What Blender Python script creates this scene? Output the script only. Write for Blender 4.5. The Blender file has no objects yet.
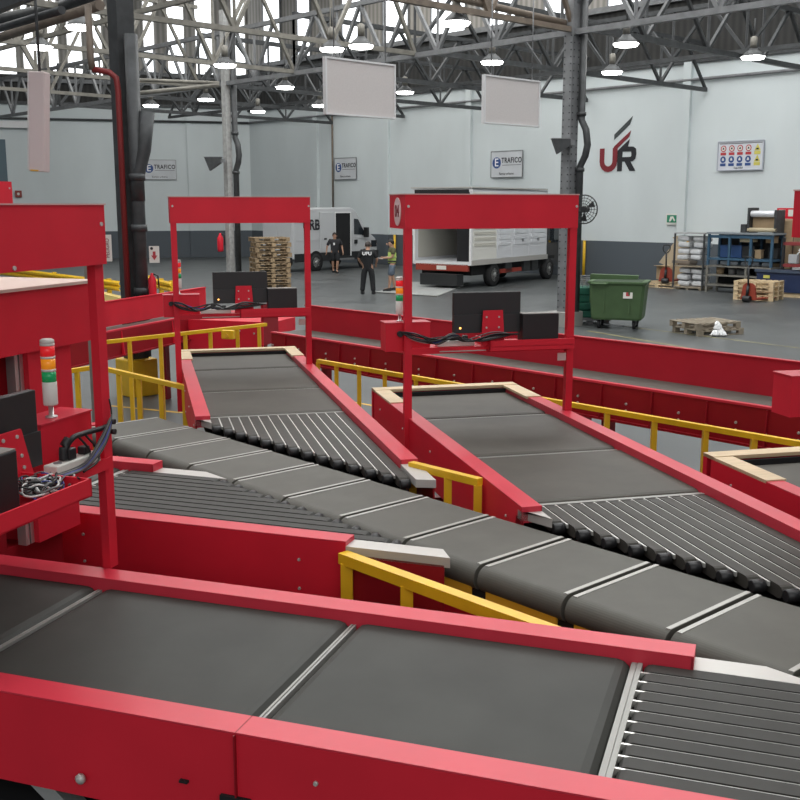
import bpy, bmesh, math, random
from mathutils import Vector, Matrix
random.seed(7)
R = math.radians
C = bpy.context.scene.collection
V = Vector
# ------------------------------------------------------------------ camera geometry
F = 1050.0; EYE = 2.94; HOR = 205.0
TH = math.atan((400 - HOR) / F); CT, ST = math.cos(TH), math.sin(TH)
def un(u, v, z=0.0):
    "where the line of sight through a photo point meets height z"
    x = (u - 400) / F; y = -(v - 400) / F
    dx, dy, dz = x, CT + y * ST, -ST + y * CT
    t = (z - EYE) / dz
    return V((dx * t, dy * t, z))
cam = bpy.data.cameras.new('camera'); co = bpy.data.objects.new('camera', cam); C.objects.link(co)
co.location = (0, 0, EYE); co.rotation_euler = (math.pi / 2 - TH, 0, 0)
cam.sensor_width = 36; cam.lens = F / 800 * 36; cam.clip_end = 300
bpy.context.scene.camera = co

# ------------------------------------------------------------------ materials
MATS = {}
def mat(name, col, rough=.5, metal=0, spec=.5, noise=0, nscale=8, emit=None, estr=1, coat=0, bump=0, alpha=1, stretch=None):
    if name in MATS: return MATS[name]
    m = bpy.data.materials.new(name); m.use_nodes = True
    nt = m.node_tree; b = nt.nodes['Principled BSDF']
    b.inputs['Base Color'].default_value = (*col, 1)
    b.inputs['Roughness'].default_value = rough; b.inputs['Metallic'].default_value = metal
    b.inputs['Specular IOR Level'].default_value = spec
    if coat: b.inputs['Coat Weight'].default_value = coat; b.inputs['Coat Roughness'].default_value = .2
    if emit: b.inputs['Emission Color'].default_value = (*emit, 1); b.inputs['Emission Strength'].default_value = estr
    if alpha < 1: b.inputs['Alpha'].default_value = alpha
    if noise:
        tc = nt.nodes.new('ShaderNodeTexCoord'); n = nt.nodes.new('ShaderNodeTexNoise')
        n.inputs['Scale'].default_value = nscale; n.inputs['Detail'].default_value = 5
        if stretch:
            mp = nt.nodes.new('ShaderNodeMapping'); mp.inputs['Scale'].default_value = stretch
            nt.links.new(tc.outputs['Object'], mp.inputs[0]); nt.links.new(mp.outputs[0], n.inputs[0])
        else: nt.links.new(tc.outputs['Object'], n.inputs['Vector'])
        rp = nt.nodes.new('ShaderNodeValToRGB')
        rp.color_ramp.elements[0].position = .3; rp.color_ramp.elements[1].position = .7
        rp.color_ramp.elements[0].color = (*[max(0, c * (1 - noise)) for c in col], 1)
        rp.color_ramp.elements[1].color = (*[min(1, c * (1 + noise)) for c in col], 1)
        nt.links.new(n.outputs['Fac'], rp.inputs[0]); nt.links.new(rp.outputs[0], b.inputs['Base Color'])
        if bump:
            bp = nt.nodes.new('ShaderNodeBump'); bp.inputs['Strength'].default_value = bump; bp.inputs['Distance'].default_value = .02
            nt.links.new(n.outputs['Fac'], bp.inputs['Height']); nt.links.new(bp.outputs[0], b.inputs['Normal'])
    MATS[name] = m
    return m
RED = mat('red paint', (.62, .016, .034), .5, noise=.06, nscale=3, spec=.3)
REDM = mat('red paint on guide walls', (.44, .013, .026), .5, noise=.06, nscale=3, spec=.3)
REDD = mat('dark red paint', (.27, .007, .014), .45, spec=.3, noise=.08, nscale=3)  # the machine red again, darkened in colour for shaded sides
REDT = mat('red paint on rail tops', (.60, .038, .062), .34, coat=.08, spec=.3, noise=.05, nscale=4)  # the machine red again, highlights on upward faces mixed into the colour
BELT = mat('sorter belt', (.100, .096, .083), .55, spec=.22, noise=.07, nscale=6)
BELTI = mat('infeed belt', (.072, .066, .055), .55, spec=.22, noise=.1, nscale=5)
BELTD = mat('dark belt', (.047, .048, .043), .55, spec=.22, noise=.16, nscale=3)
STRIP = mat('strip belt', (.050, .046, .040), .55, spec=.22, noise=.1, nscale=9)
STRIPD = mat('strip belt dark', (.042, .041, .037), .55, spec=.22, noise=.1, nscale=9)
BLACK = mat('black rubber', (.012, .012, .013), .45)
BLACKP = mat('black plastic', (.016, .017, .018), .5)
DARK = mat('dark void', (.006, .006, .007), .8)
ALU = mat('aluminium', (.62, .62, .6), .35, .75)
SILV = mat('pale steel', (.52, .50, .47), .4, .3)
WIRE = mat('bright wire', (.75, .74, .70), .3, .6)
SEAM2 = mat('seam bar steel', (.30, .295, .275), .45, .2)
SEAM = mat('seam steel', (.40, .39, .36), .4, .3)
YEL = mat('yellow paint', (.78, .47, .015), .4, noise=.08, nscale=6)
YELD = mat('yellow orange strip', (.75, .40, .03), .5)
WOOD = mat('pale wood', (.58, .44, .27), .55, noise=.1, nscale=5, stretch=(1, 12, 12))
PALW = mat('pallet wood', (.60, .46, .28), .7, noise=.15, nscale=5)
PALG = mat('weathered pallet wood', (.26, .22, .165), .8, noise=.25, nscale=6)
PALB = mat('brown pallet wood', (.30, .215, .125), .8, noise=.3, nscale=6)
CARD = mat('cardboard', (.36, .26, .155), .8, noise=.08)
WHITE = mat('white paint', (.72, .72, .72), .45)
WHITEP = mat('white panel', (.64, .60, .585), .5, noise=.03, nscale=30)
OFFW = mat('white plastic', (.7, .69, .64), .4)
STEELD = mat('dark steel', (.055, .058, .060), .5, .3, noise=.25, nscale=6)
STEELM = mat('grey steel', (.19, .195, .20), .5, .2, noise=.15, nscale=5)
STEELL = mat('light weathered steel', (.20, .19, .165), .55, .2, noise=.2, nscale=5)
STEELB = mat('brown weathered steel', (.17, .135, .105), .6, .1, noise=.2, nscale=4)
CORR = None
GREEN = mat('bin green', (.062, .115, .045), .5, noise=.08, nscale=4)
TEAL = mat('green canvas', (.012, .12, .075), .65, noise=.2, nscale=6)
BLUE = mat('bench blue', (.035, .09, .15), .5)
NAVY = mat('navy', (.012, .025, .075), .5)
BLUEB = mat('blue box', (.02, .06, .17), .5)
PAPER = mat('paper white', (.55, .56, .57), .7, noise=.1, nscale=12)
LAMP = mat('lamp glow', (1, 1, 1), .5, emit=(1, 1, .97), estr=14)
VANW = mat('van white', (.50, .51, .52), .35, coat=.3)
TRKW = mat('truck white', (.66, .67, .69), .4)
GLASS = mat('vehicle glass', (.02, .025, .03), .08)
SKIN = mat('skin', (.42, .24, .16), .55)
TYRE = mat('tyre', (.015, .015, .016), .75)
LRED = mat('lens red', (.75, .02, .03), .25, emit=(1, .03, .03), estr=.25)
LAMB = mat('lens amber', (.9, .30, .02), .25, emit=(1, .35, .02), estr=.25)
LGRN = mat('lens green', (.01, .30, .10), .25, emit=(.02, .5, .15), estr=.12)
TXTB = mat('lettering black', (.015, .016, .02), .5)
TXTR = mat('lettering dark red', (.20, .016, .024), .5)
TXTW = mat('lettering white', (.85, .85, .85), .5)
SBLUE = mat('sign blue', (.03, .075, .24), .5)
SRED = mat('sign red', (.45, .04, .05), .5)
SYEL = mat('sign yellow', (.62, .56, .12), .5)
SGRN = mat('sign green', (.02, .22, .12), .5)
JACKR = mat('pallet jack red', (.27, .04, .02), .5)
CABB = mat('cable blue', (.04, .06, .30), .5)
CABW = mat('cable white', (.6, .6, .58), .5)
CABG = mat('cable grey', (.12, .12, .12), .5)

def nodes(m):
    return m.node_tree, m.node_tree.nodes['Principled BSDF']
def wall_material(name, col, low, split):
    "white painted wall with a dark grey painted band at the bottom, edge at height split"
    m = mat(name, col, .7); nt, b = nodes(m)
    ge = nt.nodes.new('ShaderNodeNewGeometry'); sx = nt.nodes.new('ShaderNodeSeparateXYZ')
    nt.links.new(ge.outputs['Position'], sx.inputs[0])
    gt = nt.nodes.new('ShaderNodeMath'); gt.operation = 'GREATER_THAN'; gt.inputs[1].default_value = split
    nt.links.new(sx.outputs['Z'], gt.inputs[0])
    n = nt.nodes.new('ShaderNodeTexNoise'); n.inputs['Scale'].default_value = .35; n.inputs['Detail'].default_value = 6
    mp = nt.nodes.new('ShaderNodeMapping'); mp.inputs['Scale'].default_value = (1, 1, .45)
    nt.links.new(ge.outputs['Position'], mp.inputs[0]); nt.links.new(mp.outputs[0], n.inputs[0])
    rp = nt.nodes.new('ShaderNodeValToRGB')
    rp.color_ramp.elements[0].position = .3; rp.color_ramp.elements[1].position = .65
    rp.color_ramp.elements[0].color = (*[c * .88 for c in col], 1); rp.color_ramp.elements[1].color = (*col, 1)
    nt.links.new(n.outputs['Fac'], rp.inputs[0])
    mx = nt.nodes.new('ShaderNodeMix'); mx.data_type = 'RGBA'
    nt.links.new(gt.outputs[0], mx.inputs['Factor'])
    mx.inputs['A'].default_value = (*low, 1); nt.links.new(rp.outputs[0], mx.inputs['B'])
    nt.links.new(mx.outputs['Result'], b.inputs['Base Color'])
    return m
WALLM = wall_material('painted wall', (.645, .70, .705), (.085, .10, .115), 1.5)
def floor_material():
    m = mat('concrete floor', (.15, .155, .155), .3); nt, b = nodes(m)
    ge = nt.nodes.new('ShaderNodeNewGeometry')
    n = nt.nodes.new('ShaderNodeTexNoise'); n.inputs['Scale'].default_value = .6; n.inputs['Detail'].default_value = 8; n.inputs['Roughness'].default_value = .65
    nt.links.new(ge.outputs['Position'], n.inputs[0])
    rp = nt.nodes.new('ShaderNodeValToRGB'); e = rp.color_ramp.elements
    e[0].position = .32; e[1].position = .7; e[0].color = (.050, .055, .057, 1); e[1].color = (.092, .097, .096, 1)
    nt.links.new(n.outputs['Fac'], rp.inputs[0]); nt.links.new(rp.outputs[0], b.inputs['Base Color'])
    r2 = nt.nodes.new('ShaderNodeMapRange'); r2.inputs['To Min'].default_value = .28; r2.inputs['To Max'].default_value = .5
    nt.links.new(n.outputs['Fac'], r2.inputs[0]); nt.links.new(r2.outputs[0], b.inputs['Roughness'])
    return m
FLOORM = floor_material()
def corr_material(name, c0, c1, axis):
    m = mat(name, c0, .7); nt, b = nodes(m)
    tc = nt.nodes.new('ShaderNodeTexCoord'); w = nt.nodes.new('ShaderNodeTexWave')
    w.wave_type = 'BANDS'; w.bands_direction = axis; w.inputs['Scale'].default_value = 1.1; w.inputs['Distortion'].default_value = .15
    nt.links.new(tc.outputs['Object'], w.inputs[0])
    rp = nt.nodes.new('ShaderNodeValToRGB'); rp.color_ramp.elements[0].color = (*c0, 1); rp.color_ramp.elements[1].color = (*c1, 1)
    nt.links.new(w.outputs['Fac'], rp.inputs[0]); nt.links.new(rp.outputs[0], b.inputs['Base Color'])
    return m
CORR = corr_material('corrugated dark cladding', (.013, .013, .012), (.028, .027, .025), 'X')
CORRL = corr_material('corrugated pale cladding', (.22, .21, .19), (.36, .34, .31), 'X')
DAY = mat('daylight glazing', (.9, .95, 1), .3, emit=(.95, .98, 1), estr=2.2)
SKYL = mat('skylight glazing', (.9, .95, 1), .3, emit=(.97, .99, 1), estr=5)
ROOFM = mat('roof underside', (.12, .12, .115), .8)

# ------------------------------------------------------------------ mesh helpers
class MB:
    def __init__(s): s.bm = bmesh.new()
    def box(s, c, d, rot=None, bev=0, smooth=False):
        "box centre c size d"
        r = bmesh.ops.create_cube(s.bm, size=1)
        m = Matrix.Translation(c) @ ((rot.to_4x4() if rot else Matrix())) @ Matrix.Diagonal((*d, 1))
        bmesh.ops.transform(s.bm, matrix=m, verts=r['verts'])
        if bev:
            es = list({e for v in r['verts'] for e in v.link_edges})
            bmesh.ops.bevel(s.bm, geom=es, offset=bev, segments=2, affect='EDGES', profile=.5)
        return s
    def bb(s, x0, x1, y0, y1, z0, z1, bev=0):
        return s.box(((x0 + x1) / 2, (y0 + y1) / 2, (z0 + z1) / 2), (abs(x1 - x0), abs(y1 - y0), abs(z1 - z0)), bev=bev)
    def beam(s, a, b, w, h, up=(0, 0, 1)):
        a, b = V(a), V(b); d = b - a; L = d.length; y = d.normalized(); up = V(up)
        if abs(y.dot(up)) > .99: up = V((0, 1, 0))
        x = y.cross(up).normalized(); z = x.cross(y)
        rot = Matrix((x, y, z)).transposed()
        return s.box((a + b) / 2, (w, L, h), rot)
    def tube(s, pts, r, n=8, caps=True):
        pts = [V(p) for p in pts]; rings = []
        for i, p in enumerate(pts):
            t = (pts[min(i + 1, len(pts) - 1)] - pts[max(i - 1, 0)]).normalized()
            u = V((0, 0, 1)) if abs(t.z) < .9 else V((1, 0, 0))
            x = t.cross(u).normalized(); y = x.cross(t)
            rr = r[i] if isinstance(r, (list, tuple)) else r
            rings.append([s.bm.verts.new(p + (x * math.cos(2 * math.pi * k / n) + y * math.sin(2 * math.pi * k / n)) * rr) for k in range(n)])
        for a, b in zip(rings, rings[1:]):
            for k in range(n):
                f = s.bm.faces.new((a[k], a[(k + 1) % n], b[(k + 1) % n], b[k])); f.smooth = True
        if caps: s.bm.faces.new(rings[0][::-1]); s.bm.faces.new(rings[-1])
        return s
    def lathe(s, prof, c=(0, 0, 0), n=20, axis='z'):
        rings = []; c = V(c)
        for r, h in prof:
            ring = []
            for k in range(n):
                a = 2 * math.pi * k / n; x, y = r * math.cos(a), r * math.sin(a)
                p = (x, y, h) if axis == 'z' else ((h, x, y) if axis == 'x' else (y, h, x))
                ring.append(s.bm.verts.new(c + V(p)))
            rings.append(ring)
        for a, b in zip(rings, rings[1:]):
            for k in range(n):
                f = s.bm.faces.new((a[k], a[(k + 1) % n], b[(k + 1) % n], b[k])); f.smooth = True
        s.bm.faces.new(rings[0][::-1]); s.bm.faces.new(rings[-1])
        return s
    def prism(s, poly, a0, a1, axis='z'):
        "polygon in the plane across the axis, extruded from a0 to a1"
        def P(p, h): return V((p[0], p[1], h)) if axis == 'z' else (V((h, p[0], p[1])) if axis == 'x' else V((p[0], h, p[1])))
        A = [s.bm.verts.new(P(p, a0)) for p in poly]; B = [s.bm.verts.new(P(p, a1)) for p in poly]
        s.bm.faces.new(A[::-1]); s.bm.faces.new(B); n = len(poly)
        for k in range(n): s.bm.faces.new((A[k], A[(k + 1) % n], B[(k + 1) % n], B[k]))
        return s
    def disc(s, c, r, h, axis='z', n=24): return s.lathe([(r, 0), (r, h)], c, n, axis)
    def quad(s, *p): s.bm.faces.new([s.bm.verts.new(q) for q in p]); return s
    def build(s, name, m, parent=None, matrix=None):
        bmesh.ops.recalc_face_normals(s.bm, faces=s.bm.faces)
        me = bpy.data.meshes.new(name); s.bm.to_mesh(me); s.bm.free(); me.materials.append(m)
        o = bpy.data.objects.new(name, me); C.objects.link(o)
        if parent: o.parent = parent
        if matrix: o.matrix_world = matrix
        return o
def tag(o, label, cat, group=None):
    o['label'] = label; o['category'] = cat
    if group: o['group'] = group
    return o
def thing(name, label, cat, loc=(0, 0, 0), rz=0, group=None, M=None):
    o = bpy.data.objects.new(name, None); C.objects.link(o); o.empty_display_size = .1
    if M: o.matrix_world = M
    else: o.location = loc; o.rotation_euler = (0, 0, rz)
    return tag(o, label, cat, group)
def struct(o): o['kind'] = 'structure'; return o
def copy_tree(o, parent=None):
    c = o.copy(); C.objects.link(c)
    if parent: c.parent = parent
    for ch in list(o.children): copy_tree(ch, c)
    return c
def ax(az):
    a = R(az); return V((math.sin(a), math.cos(a), 0)), V((math.cos(a), -math.sin(a), 0))
def fp(az, al, lat, z=0):
    d, r = ax(az); return d * al + r * lat + V((0, 0, z))
def fthing(name, label, cat, az, al, lat, z=0, group=None):
    "a thing whose local x runs across and local y along the direction az"
    return thing(name, label, cat, fp(az, al, lat, z), -R(az), group)
def text(s, size, name, m, parent, loc=(0, 0, 0), rot=None, thick=.004, align='CENTER', sx=1, bold=0, gap=1):
    cu = bpy.data.curves.new(name, 'FONT'); cu.body = s; cu.size = size; cu.extrude = thick; cu.offset = bold; cu.space_character = gap
    cu.align_x = align; cu.align_y = 'CENTER'
    t = bpy.data.objects.new(name + '_c', cu); C.objects.link(t)
    dg = bpy.context.evaluated_depsgraph_get(); me = bpy.data.meshes.new_from_object(t.evaluated_get(dg))
    bpy.data.objects.remove(t); me.materials.clear(); me.materials.append(m)
    o = bpy.data.objects.new(name, me); C.objects.link(o); o.parent = parent; o.location = loc; o.scale = (sx, 1, 1)
    if rot: o.rotation_euler = rot
    return o
def axes(loc, X, Y, Z):
    m = Matrix((X, Y, Z)).transposed().to_4x4(); m.translation = loc; return m

# ------------------------------------------------------------------ frames of the place
INF = -13.8; MAIN = -42.0; FG = -71.0; WAZ = -43.0; LAZ = 75.0; WLAT = 35.6
CORNER = V((-8.537, 61.355, 0))
ZB = 1.24   # belt height
UP = V((0, 0, 1))
dW, rW = ax(WAZ); dL, rL = ax(LAZ)

# ------------------------------------------------------------------ the setting
struct(MB().bb(-60, 60, -12, 90, -.1, 0).build('floor', FLOORM))
WB = axes(CORNER, -dW, UP, -rW)      # back wall: x runs to the viewer's right, y up, z out of the wall
WLm = axes(CORNER, dL, UP, rL)       # the other wall: x grows toward the corner (x<0 in the hall)
struct(MB().bb(-.3, 70, 0, 8.15, -.3, 0).build('wall_back', WALLM, matrix=WB))
struct(MB().bb(-50, 0, 0, 8.3, -.3, 0).build('wall_left', WALLM, matrix=WLm))
struct(MB().bb(-.3, 70, 8.15, 10.5, -.3, -.05).build('wall_back_cladding', CORR, matrix=WB))
struct(MB().bb(-50, 0, 8.3, 10.1, -.3, -.05).build('wall_left_cladding', CORR, matrix=WLm))
struct(MB().bb(-.3, 70, 10.5, 17, -.3, -.05).build('wall_back_upper', CORRL, matrix=WB))
struct(MB().bb(-50, 0, 10.1, 17, -.3, -.05).build('wall_left_upper', CORRL, matrix=WLm))
struct(MB().bb(-60, 60, -12, 90, 17, 17.1).build('ceiling', ROOFM))
cal = lambda al: 49.35 - al + .0      # corner sits at along 50.7 of the back wall frame
ALC = CORNER.dot(dW)
wn = 0
for a0, a1 in [(52.16, 50.88), (49.09, 47.63), (46.06, 45.04), (42.38, 41.0), (39.31, 37.62), (36.02, 33.92), (32.54, 30.98), (29.34, 28.13), (26.14, 24.64), (22.6, 21.3), (19.4, 18.2)]:
    x0, x1 = ALC - a0, ALC - a1
    if x1 < .2: continue
    wn += 1
    w = struct(MB().bb(max(.1, x0), x1, 10.6, 16.6, -.05, 0).build('window_%d' % wn, DAY, matrix=WB))
    struct(MB().bb(x0 - .06, x0, 10.55, 16.6, -.05, .06).bb(x1, x1 + .06, 10.55, 16.6, -.05, .06).build('window_frame', STEELM, w, matrix=WB))
ALL = CORNER.dot(dL)
for a0, a1 in [(-16.5, -15.4), (-14.8, -13.6), (-13.2, -12.3), (-11.9, -11.1), (-10.65, -10.15), (-9.64, -8.92), (-8.5, -7.88), (-7.2, -6.4), (-5.63, -5.1), (-4.35, -3.49), (-2.84, -1.86), (-.85, -.15)]:
    wn += 1
    w = struct(MB().bb(a0, a1, 10.1 if a0 > -6 else 9.8, 16.6, -.05, 0).build('window_%d' % wn, DAY, matrix=WLm))
# pilasters, wall-top pipe and ledges
tn = 0
def trim(mb, m, M=None):
    global tn
    tn += 1; return struct(mb.build('trim_%d' % tn, m, matrix=M))
for al in (44.6, 39.04, 33.53, 27.9, 22.37, 17.0):
    x = ALC - al; trim(MB().bb(x - .16, x + .16, 0, 8.15, 0, .16), WALLM, WB)
trim(MB().tube([(0, 7.5, .12), (60, 7.5, .12)], .06), STEELM, WB)
trim(MB().bb(0, 60, 8.1, 8.2, 0, .12), STEELD, WB)
trim(MB().bb(0, 60, 10.38, 10.6, 0, .14), STEELM, WB)
trim(MB().tube([(-40, 7.5, .12), (0, 7.5, .12)], .06), STEELD, WLm)
trim(MB().bb(-40, 0, 8.25, 8.4, 0, .15), STEELD, WLm)
trim(MB().bb(-40, 0, 9.4, 9.6, 0, .14), STEELM, WLm)
trim(MB().bb(-20, -10.8, 7.0, 7.35, 0, .3), WHITE, WLm)
for x in (-3.4, -.9): trim(MB().bb(x - .12, x + .12, 0, 8.3, 0, .1), WALLM, WLm)
x = ALC - 43.2; trim(MB().tube([(x, 2.2, .1), (x, 7.5, .1)], .05, 6), STEELB, WB)
trim(MB().tube([(ALC - 26.85, .05, .15), (ALC - 26.85, 1.5, .15)], .06), YEL, WB)
trim(MB().tube([(ALC - 38.4, .05, .15), (ALC - 38.4, 1.5, .15)], .06), YEL, WB)
trim(MB().tube([(ALC - 22.0, .9, .15), (ALC - 22.0, 1.6, .15)], .05), YEL, WB)
# painted floor lines
def strip_line(a, b, w=.1):
    a, b = V(a), V(b); n = V((-(b - a).y, (b - a).x, 0)).normalized() * w / 2
    return MB().quad(a - n + V((0, 0, .004)), b - n + V((0, 0, .004)), b + n + V((0, 0, .004)), a + n + V((0, 0, .004)))
LINE = mat('worn yellow floor paint', (.26, .235, .12), .6, noise=.4, nscale=3)
LINEB = mat('orange floor paint', (.70, .42, .06), .6, noise=.2, nscale=3)
trim(strip_line(un(588, 331), un(830, 372), .09), LINE)
trim(strip_line(un(588, 322), un(830, 352), .07), LINE)
trim(strip_line(un(100, 405), un(255, 420), .07), LINEB)
trim(strip_line(un(330, 398), un(450, 420), .07), LINEB)
trim(strip_line(un(690, 478), un(740, 488), .07), LINEB)
# skylights
for k in range(4):
    wn += 1
    struct(MB().bb(-18, 22, 4 + 9.5 * k, 7 + 9.5 * k, 16.93, 16.99).build('window_%d' % wn, SKYL))

# ------------------------------------------------------------------ columns
ZT = 6.95
def column(al, lat, w, name='steel_column', base_h=0):
    pass
def wp(al, lat, z): return fp(WAZ, al, lat, z)
# main riveted column with drain pipe
cR = struct(thing('steel_column', 'tall riveted grey steel column behind the numbered scanning arch', 'column', wp(16.22, 20.7, 0), -R(WAZ)))
m = MB()
for sx in (-1, 1):
    m.bb(sx * .13 - .015, sx * .13 + .015, -.13, .13, 0, 9.5)
m.bb(-.13, .13, -.02, .02, 0, 9.5).bb(-.13, .13, -.13, -.11, 0, 9.5)
struct(m.build('trim_column_web', STEELM, cR))
m = MB()
for k in range(42):
    for s in (-.09, .09): m.disc((s, -.13, .3 + k * .16), .018, -.015, 'y', 6); m.disc((-.145, s, .3 + k * .16), .018, -.015, 'x', 6)
struct(m.build('rivet_row', STEELD, cR))
struct(MB().bb(-.32, .32, -.32, .32, 0, .35).build('trim_column_foot', mat('concrete foot', (.3, .29, .27), .8), cR))
def drain_pipe(label, base, elbow, z0, z1, r=.13, off=V((.5, -.2, 0))):
    p = thing('drain_pipe', label, 'pipe', base)
    e = elbow
    MB().tube([(0, 0, z0), (0, 0, e - .5), (.1, -.1, e - .25), (.14, -.14, e), (.1, -.1, e + .35), (0, 0, e + .6), (0, 0, z1)], r, 12).build('pipe_run', STEELD, p)
    for z in (e - .62, e + .68): MB().disc((0, 0, z), r + .025, .09, 'z', 14).build('pipe_collar', STEELD, p)
    return p
drain_pipe('dark drain pipe with a bend running down the riveted column', wp(16.15, 20.7, 0) + V((.215, -.02, 0)), 4.35, 0, 9.4, r=.085)
drain_pipe('dark drain pipe with a bend on the slim far column', wp(30.8, 20.7, 0) + V((.28, -.05, 0)), 4.6, 0, 9.0, r=.10)
# slim far column
c2 = struct(MB().bb(-.1, .1, -.12, .12, 0, 9.3).bb(-.2, .2, -.2, .2, 0, .4).build('column_far', mat('pale column paint', (.36, .36, .35), .6, noise=.2)))
c2.location = wp(30.8, 20.7, 0); c2.rotation_euler = (0, 0, -R(WAZ))
# near column with pipes and yellow base
c3 = struct(MB().bb(-.14, .14, -.14, .14, 0, 9).build('column_near', STEELD)); c3.location = wp(14.75, 8.1, 0); c3.rotation_euler = (0, 0, -R(WAZ))
nb = wp(14.75, 8.1, 0)
p = thing('drain_pipe', 'thick dark drain pipe beside the red hose pipe on the near column', 'pipe', nb + V((.19, -.22, 0)))
MB().tube([(0, 0, .64), (0, 0, 5.4)], .10, 14).build('pipe_run', STEELD, p)
MB().tube([(0, 0, 3.0), (0, 0, 3.35), (.12, 0, 3.75), (.2, 0, 4.3)], .11, 12).build('pipe_branch', STEELD, p)
for z in (2.55, 3.3, 1.6): MB().disc((0, 0, z), .125, .1, 'z', 14).build('pipe_collar', STEELD, p)
DRED = mat('dull red pipe', (.22, .02, .02), .5)
p = thing('fire_pipe', 'slender red fire pipe climbing the near dark column', 'pipe', nb + V((-.02, -.26, 0)))
MB().tube([(0, 0, .4), (0, 0, 4.6), (-.02, 0, 4.78), (-.12, 0, 4.86), (-.36, 0, 4.9)], .045, 10).build('pipe_run', DRED, p)
MB().tube([(-.36, 0, 4.9), (-.38, 0, 5.05), (-.38, 0, 5.8)], .05, 10).build('pipe_upper', STEELB, p)
p = thing('column_guard', 'yellow block guard around the foot of the near column', 'guard', nb, -R(WAZ))
MB().bb(-.24, .24, -.24, .24, 0, .58, .02).build('guard_block', YEL, p)
p = thing('danger_sign', 'narrow white upright sign with red lettering beside the near column', 'sign', nb + V((-.28, -.3, 0)), R(8))
MB().bb(-.06, .06, -.01, .01, 2.1, 2.5).build('sign_board', OFFW, p)
text('PELIGRO', .075, 'lettering', TXTR, p, (.0, -.014, 2.3), (R(90), R(-90), 0), .002)
p = thing('extinguisher_sign', 'small white sign with a red down arrow beside the dark column', 'sign', nb + V((.42, -.3, 2.08)), R(8))
MB().bb(-.075, .075, -.008, .008, 0, .25).build('sign_board', OFFW, p)
MB().prism([(-.02, .17), (.02, .17), (.02, .11), (.045, .11), (0, .04), (-.045, .11), (-.02, .11)], -.016, -.009, 'y').build('arrow_mark', SRED, p)
MB().disc((-.035, -.009, .215), .022, -.006, 'y').build('pictogram', TXTB, p)
p = thing('fire_extinguisher', 'small red fire extinguisher mounted low on the near dark column', 'extinguisher', nb + V((.36, -.25, 1.55)))
MB().lathe([(.0, 0), (.055, .01), (.06, .05), (.06, .28), (.025, .34), (.02, .37)]).build('cylinder_body', RED, p)
MB().tube([(.02, 0, .36), (.09, 0, .33), (.1, 0, .15)], .012, 6).build('hose', BLACK, p)
# extinguisher on slim column
p = thing('fire_extinguisher', 'red fire extinguisher hanging on the slim far column', 'extinguisher', wp(30.95, 20.4, 1.35)); p.scale = (.75, .75, .75)
MB().lathe([(.0, 0), (.12, .02), (.14, .1), (.14, .62), (.06, .78), (.05, .85)]).build('cylinder_body', RED, p)
MB().tube([(.05, 0, .82), (.2, 0, .75), (.2, 0, .3)], .025, 6).build('hose', BLACK, p)
p = thing('wall_notice', 'small white and red notice above the extinguisher on the slim column', 'sign', wp(31.0, 20.42, 2.45), -R(WAZ) + R(-90))
MB().bb(-.14, .14, -.01, .01, 0, .55).build('sign_board', OFFW, p)
MB().bb(-.1, .1, -.02, -.012, .08, .3).build('sign_stripe', SRED, p)
# column floodlights / trays
def tray_light(label, loc, rz, s=1):
    p = thing('floodlight', label, 'light', loc, rz)
    MB().prism([(-.4 * s, .22 * s), (.32 * s, .22 * s), (.32 * s, -.02), (-.18 * s, -.36 * s)], -.2 * s, .2 * s, 'y').build('lamp_housing', STEELD, p)
    MB().bb(-.42 * s, .36 * s, -.22 * s, .22 * s, .22 * s, .25 * s).build('lamp_lid', STEELM, p)
    MB().bb(.3 * s, .5 * s, -.04, .04, 0, .12).build('bracket', STEELM, p)
tray_light('dark wedge floodlight bolted to the riveted column above the arch', wp(16.22, 20.7, 0) + V((-.22, -.25, 4.35)), R(0), .6)
tray_light('dark wedge floodlight bolted to the slim far column', wp(30.8, 20.7, 0) + V((-.42, -.3, 4.35)), R(0), .75)
# wall fan
p = thing('wall_fan', 'round black caged wall fan on an arm beside the riveted column', 'fan', wp(15.2, 20.6, 2.76) + V((-.42, -.3, .08)), R(-35)); p.scale = (.78, .78, .78)
m = MB()
for k in range(5):
    rr = .08 + k * .085; m.tube([(rr * math.cos(a), -.02 + .06 * (k / 4) ** 2, rr * math.sin(a)) for a in [2 * math.pi * q / 28 for q in range(29)]], .010 if k < 4 else .02, 5, False)
for q in range(20):
    a = 2 * math.pi * q / 20; m.tube([(.06 * math.cos(a), -.05, .06 * math.sin(a)), (.42 * math.cos(a), .04, .42 * math.sin(a))], .007, 4, False)
m.build('fan_cage', BLACKP, p)
m = MB()
for q in range(3):
    a = 2 * math.pi * q / 3 + .5
    pr = [(math.cos(a + t) * r_, .05 + .04 * t, math.sin(a + t) * r_) for r_, t in ((.07, 0), (.2, -.22), (.36, -.3), (.37, .25), (.2, .3))]
    v = [m.bm.verts.new(x_) for x_ in pr]; m.bm.faces.new(v)
m.build('fan_blade', BLACKP, p)
MB().lathe([(.08, -.05), (.1, .05), (.09, .25), (.04, .28)], axis='y').build('motor', BLACKP, p)
MB().tube([(0, .2, 0), (-.1, .35, -.05), (-.45, .4, -.05)], .03, 8).build('arm', STEELD, p)

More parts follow.
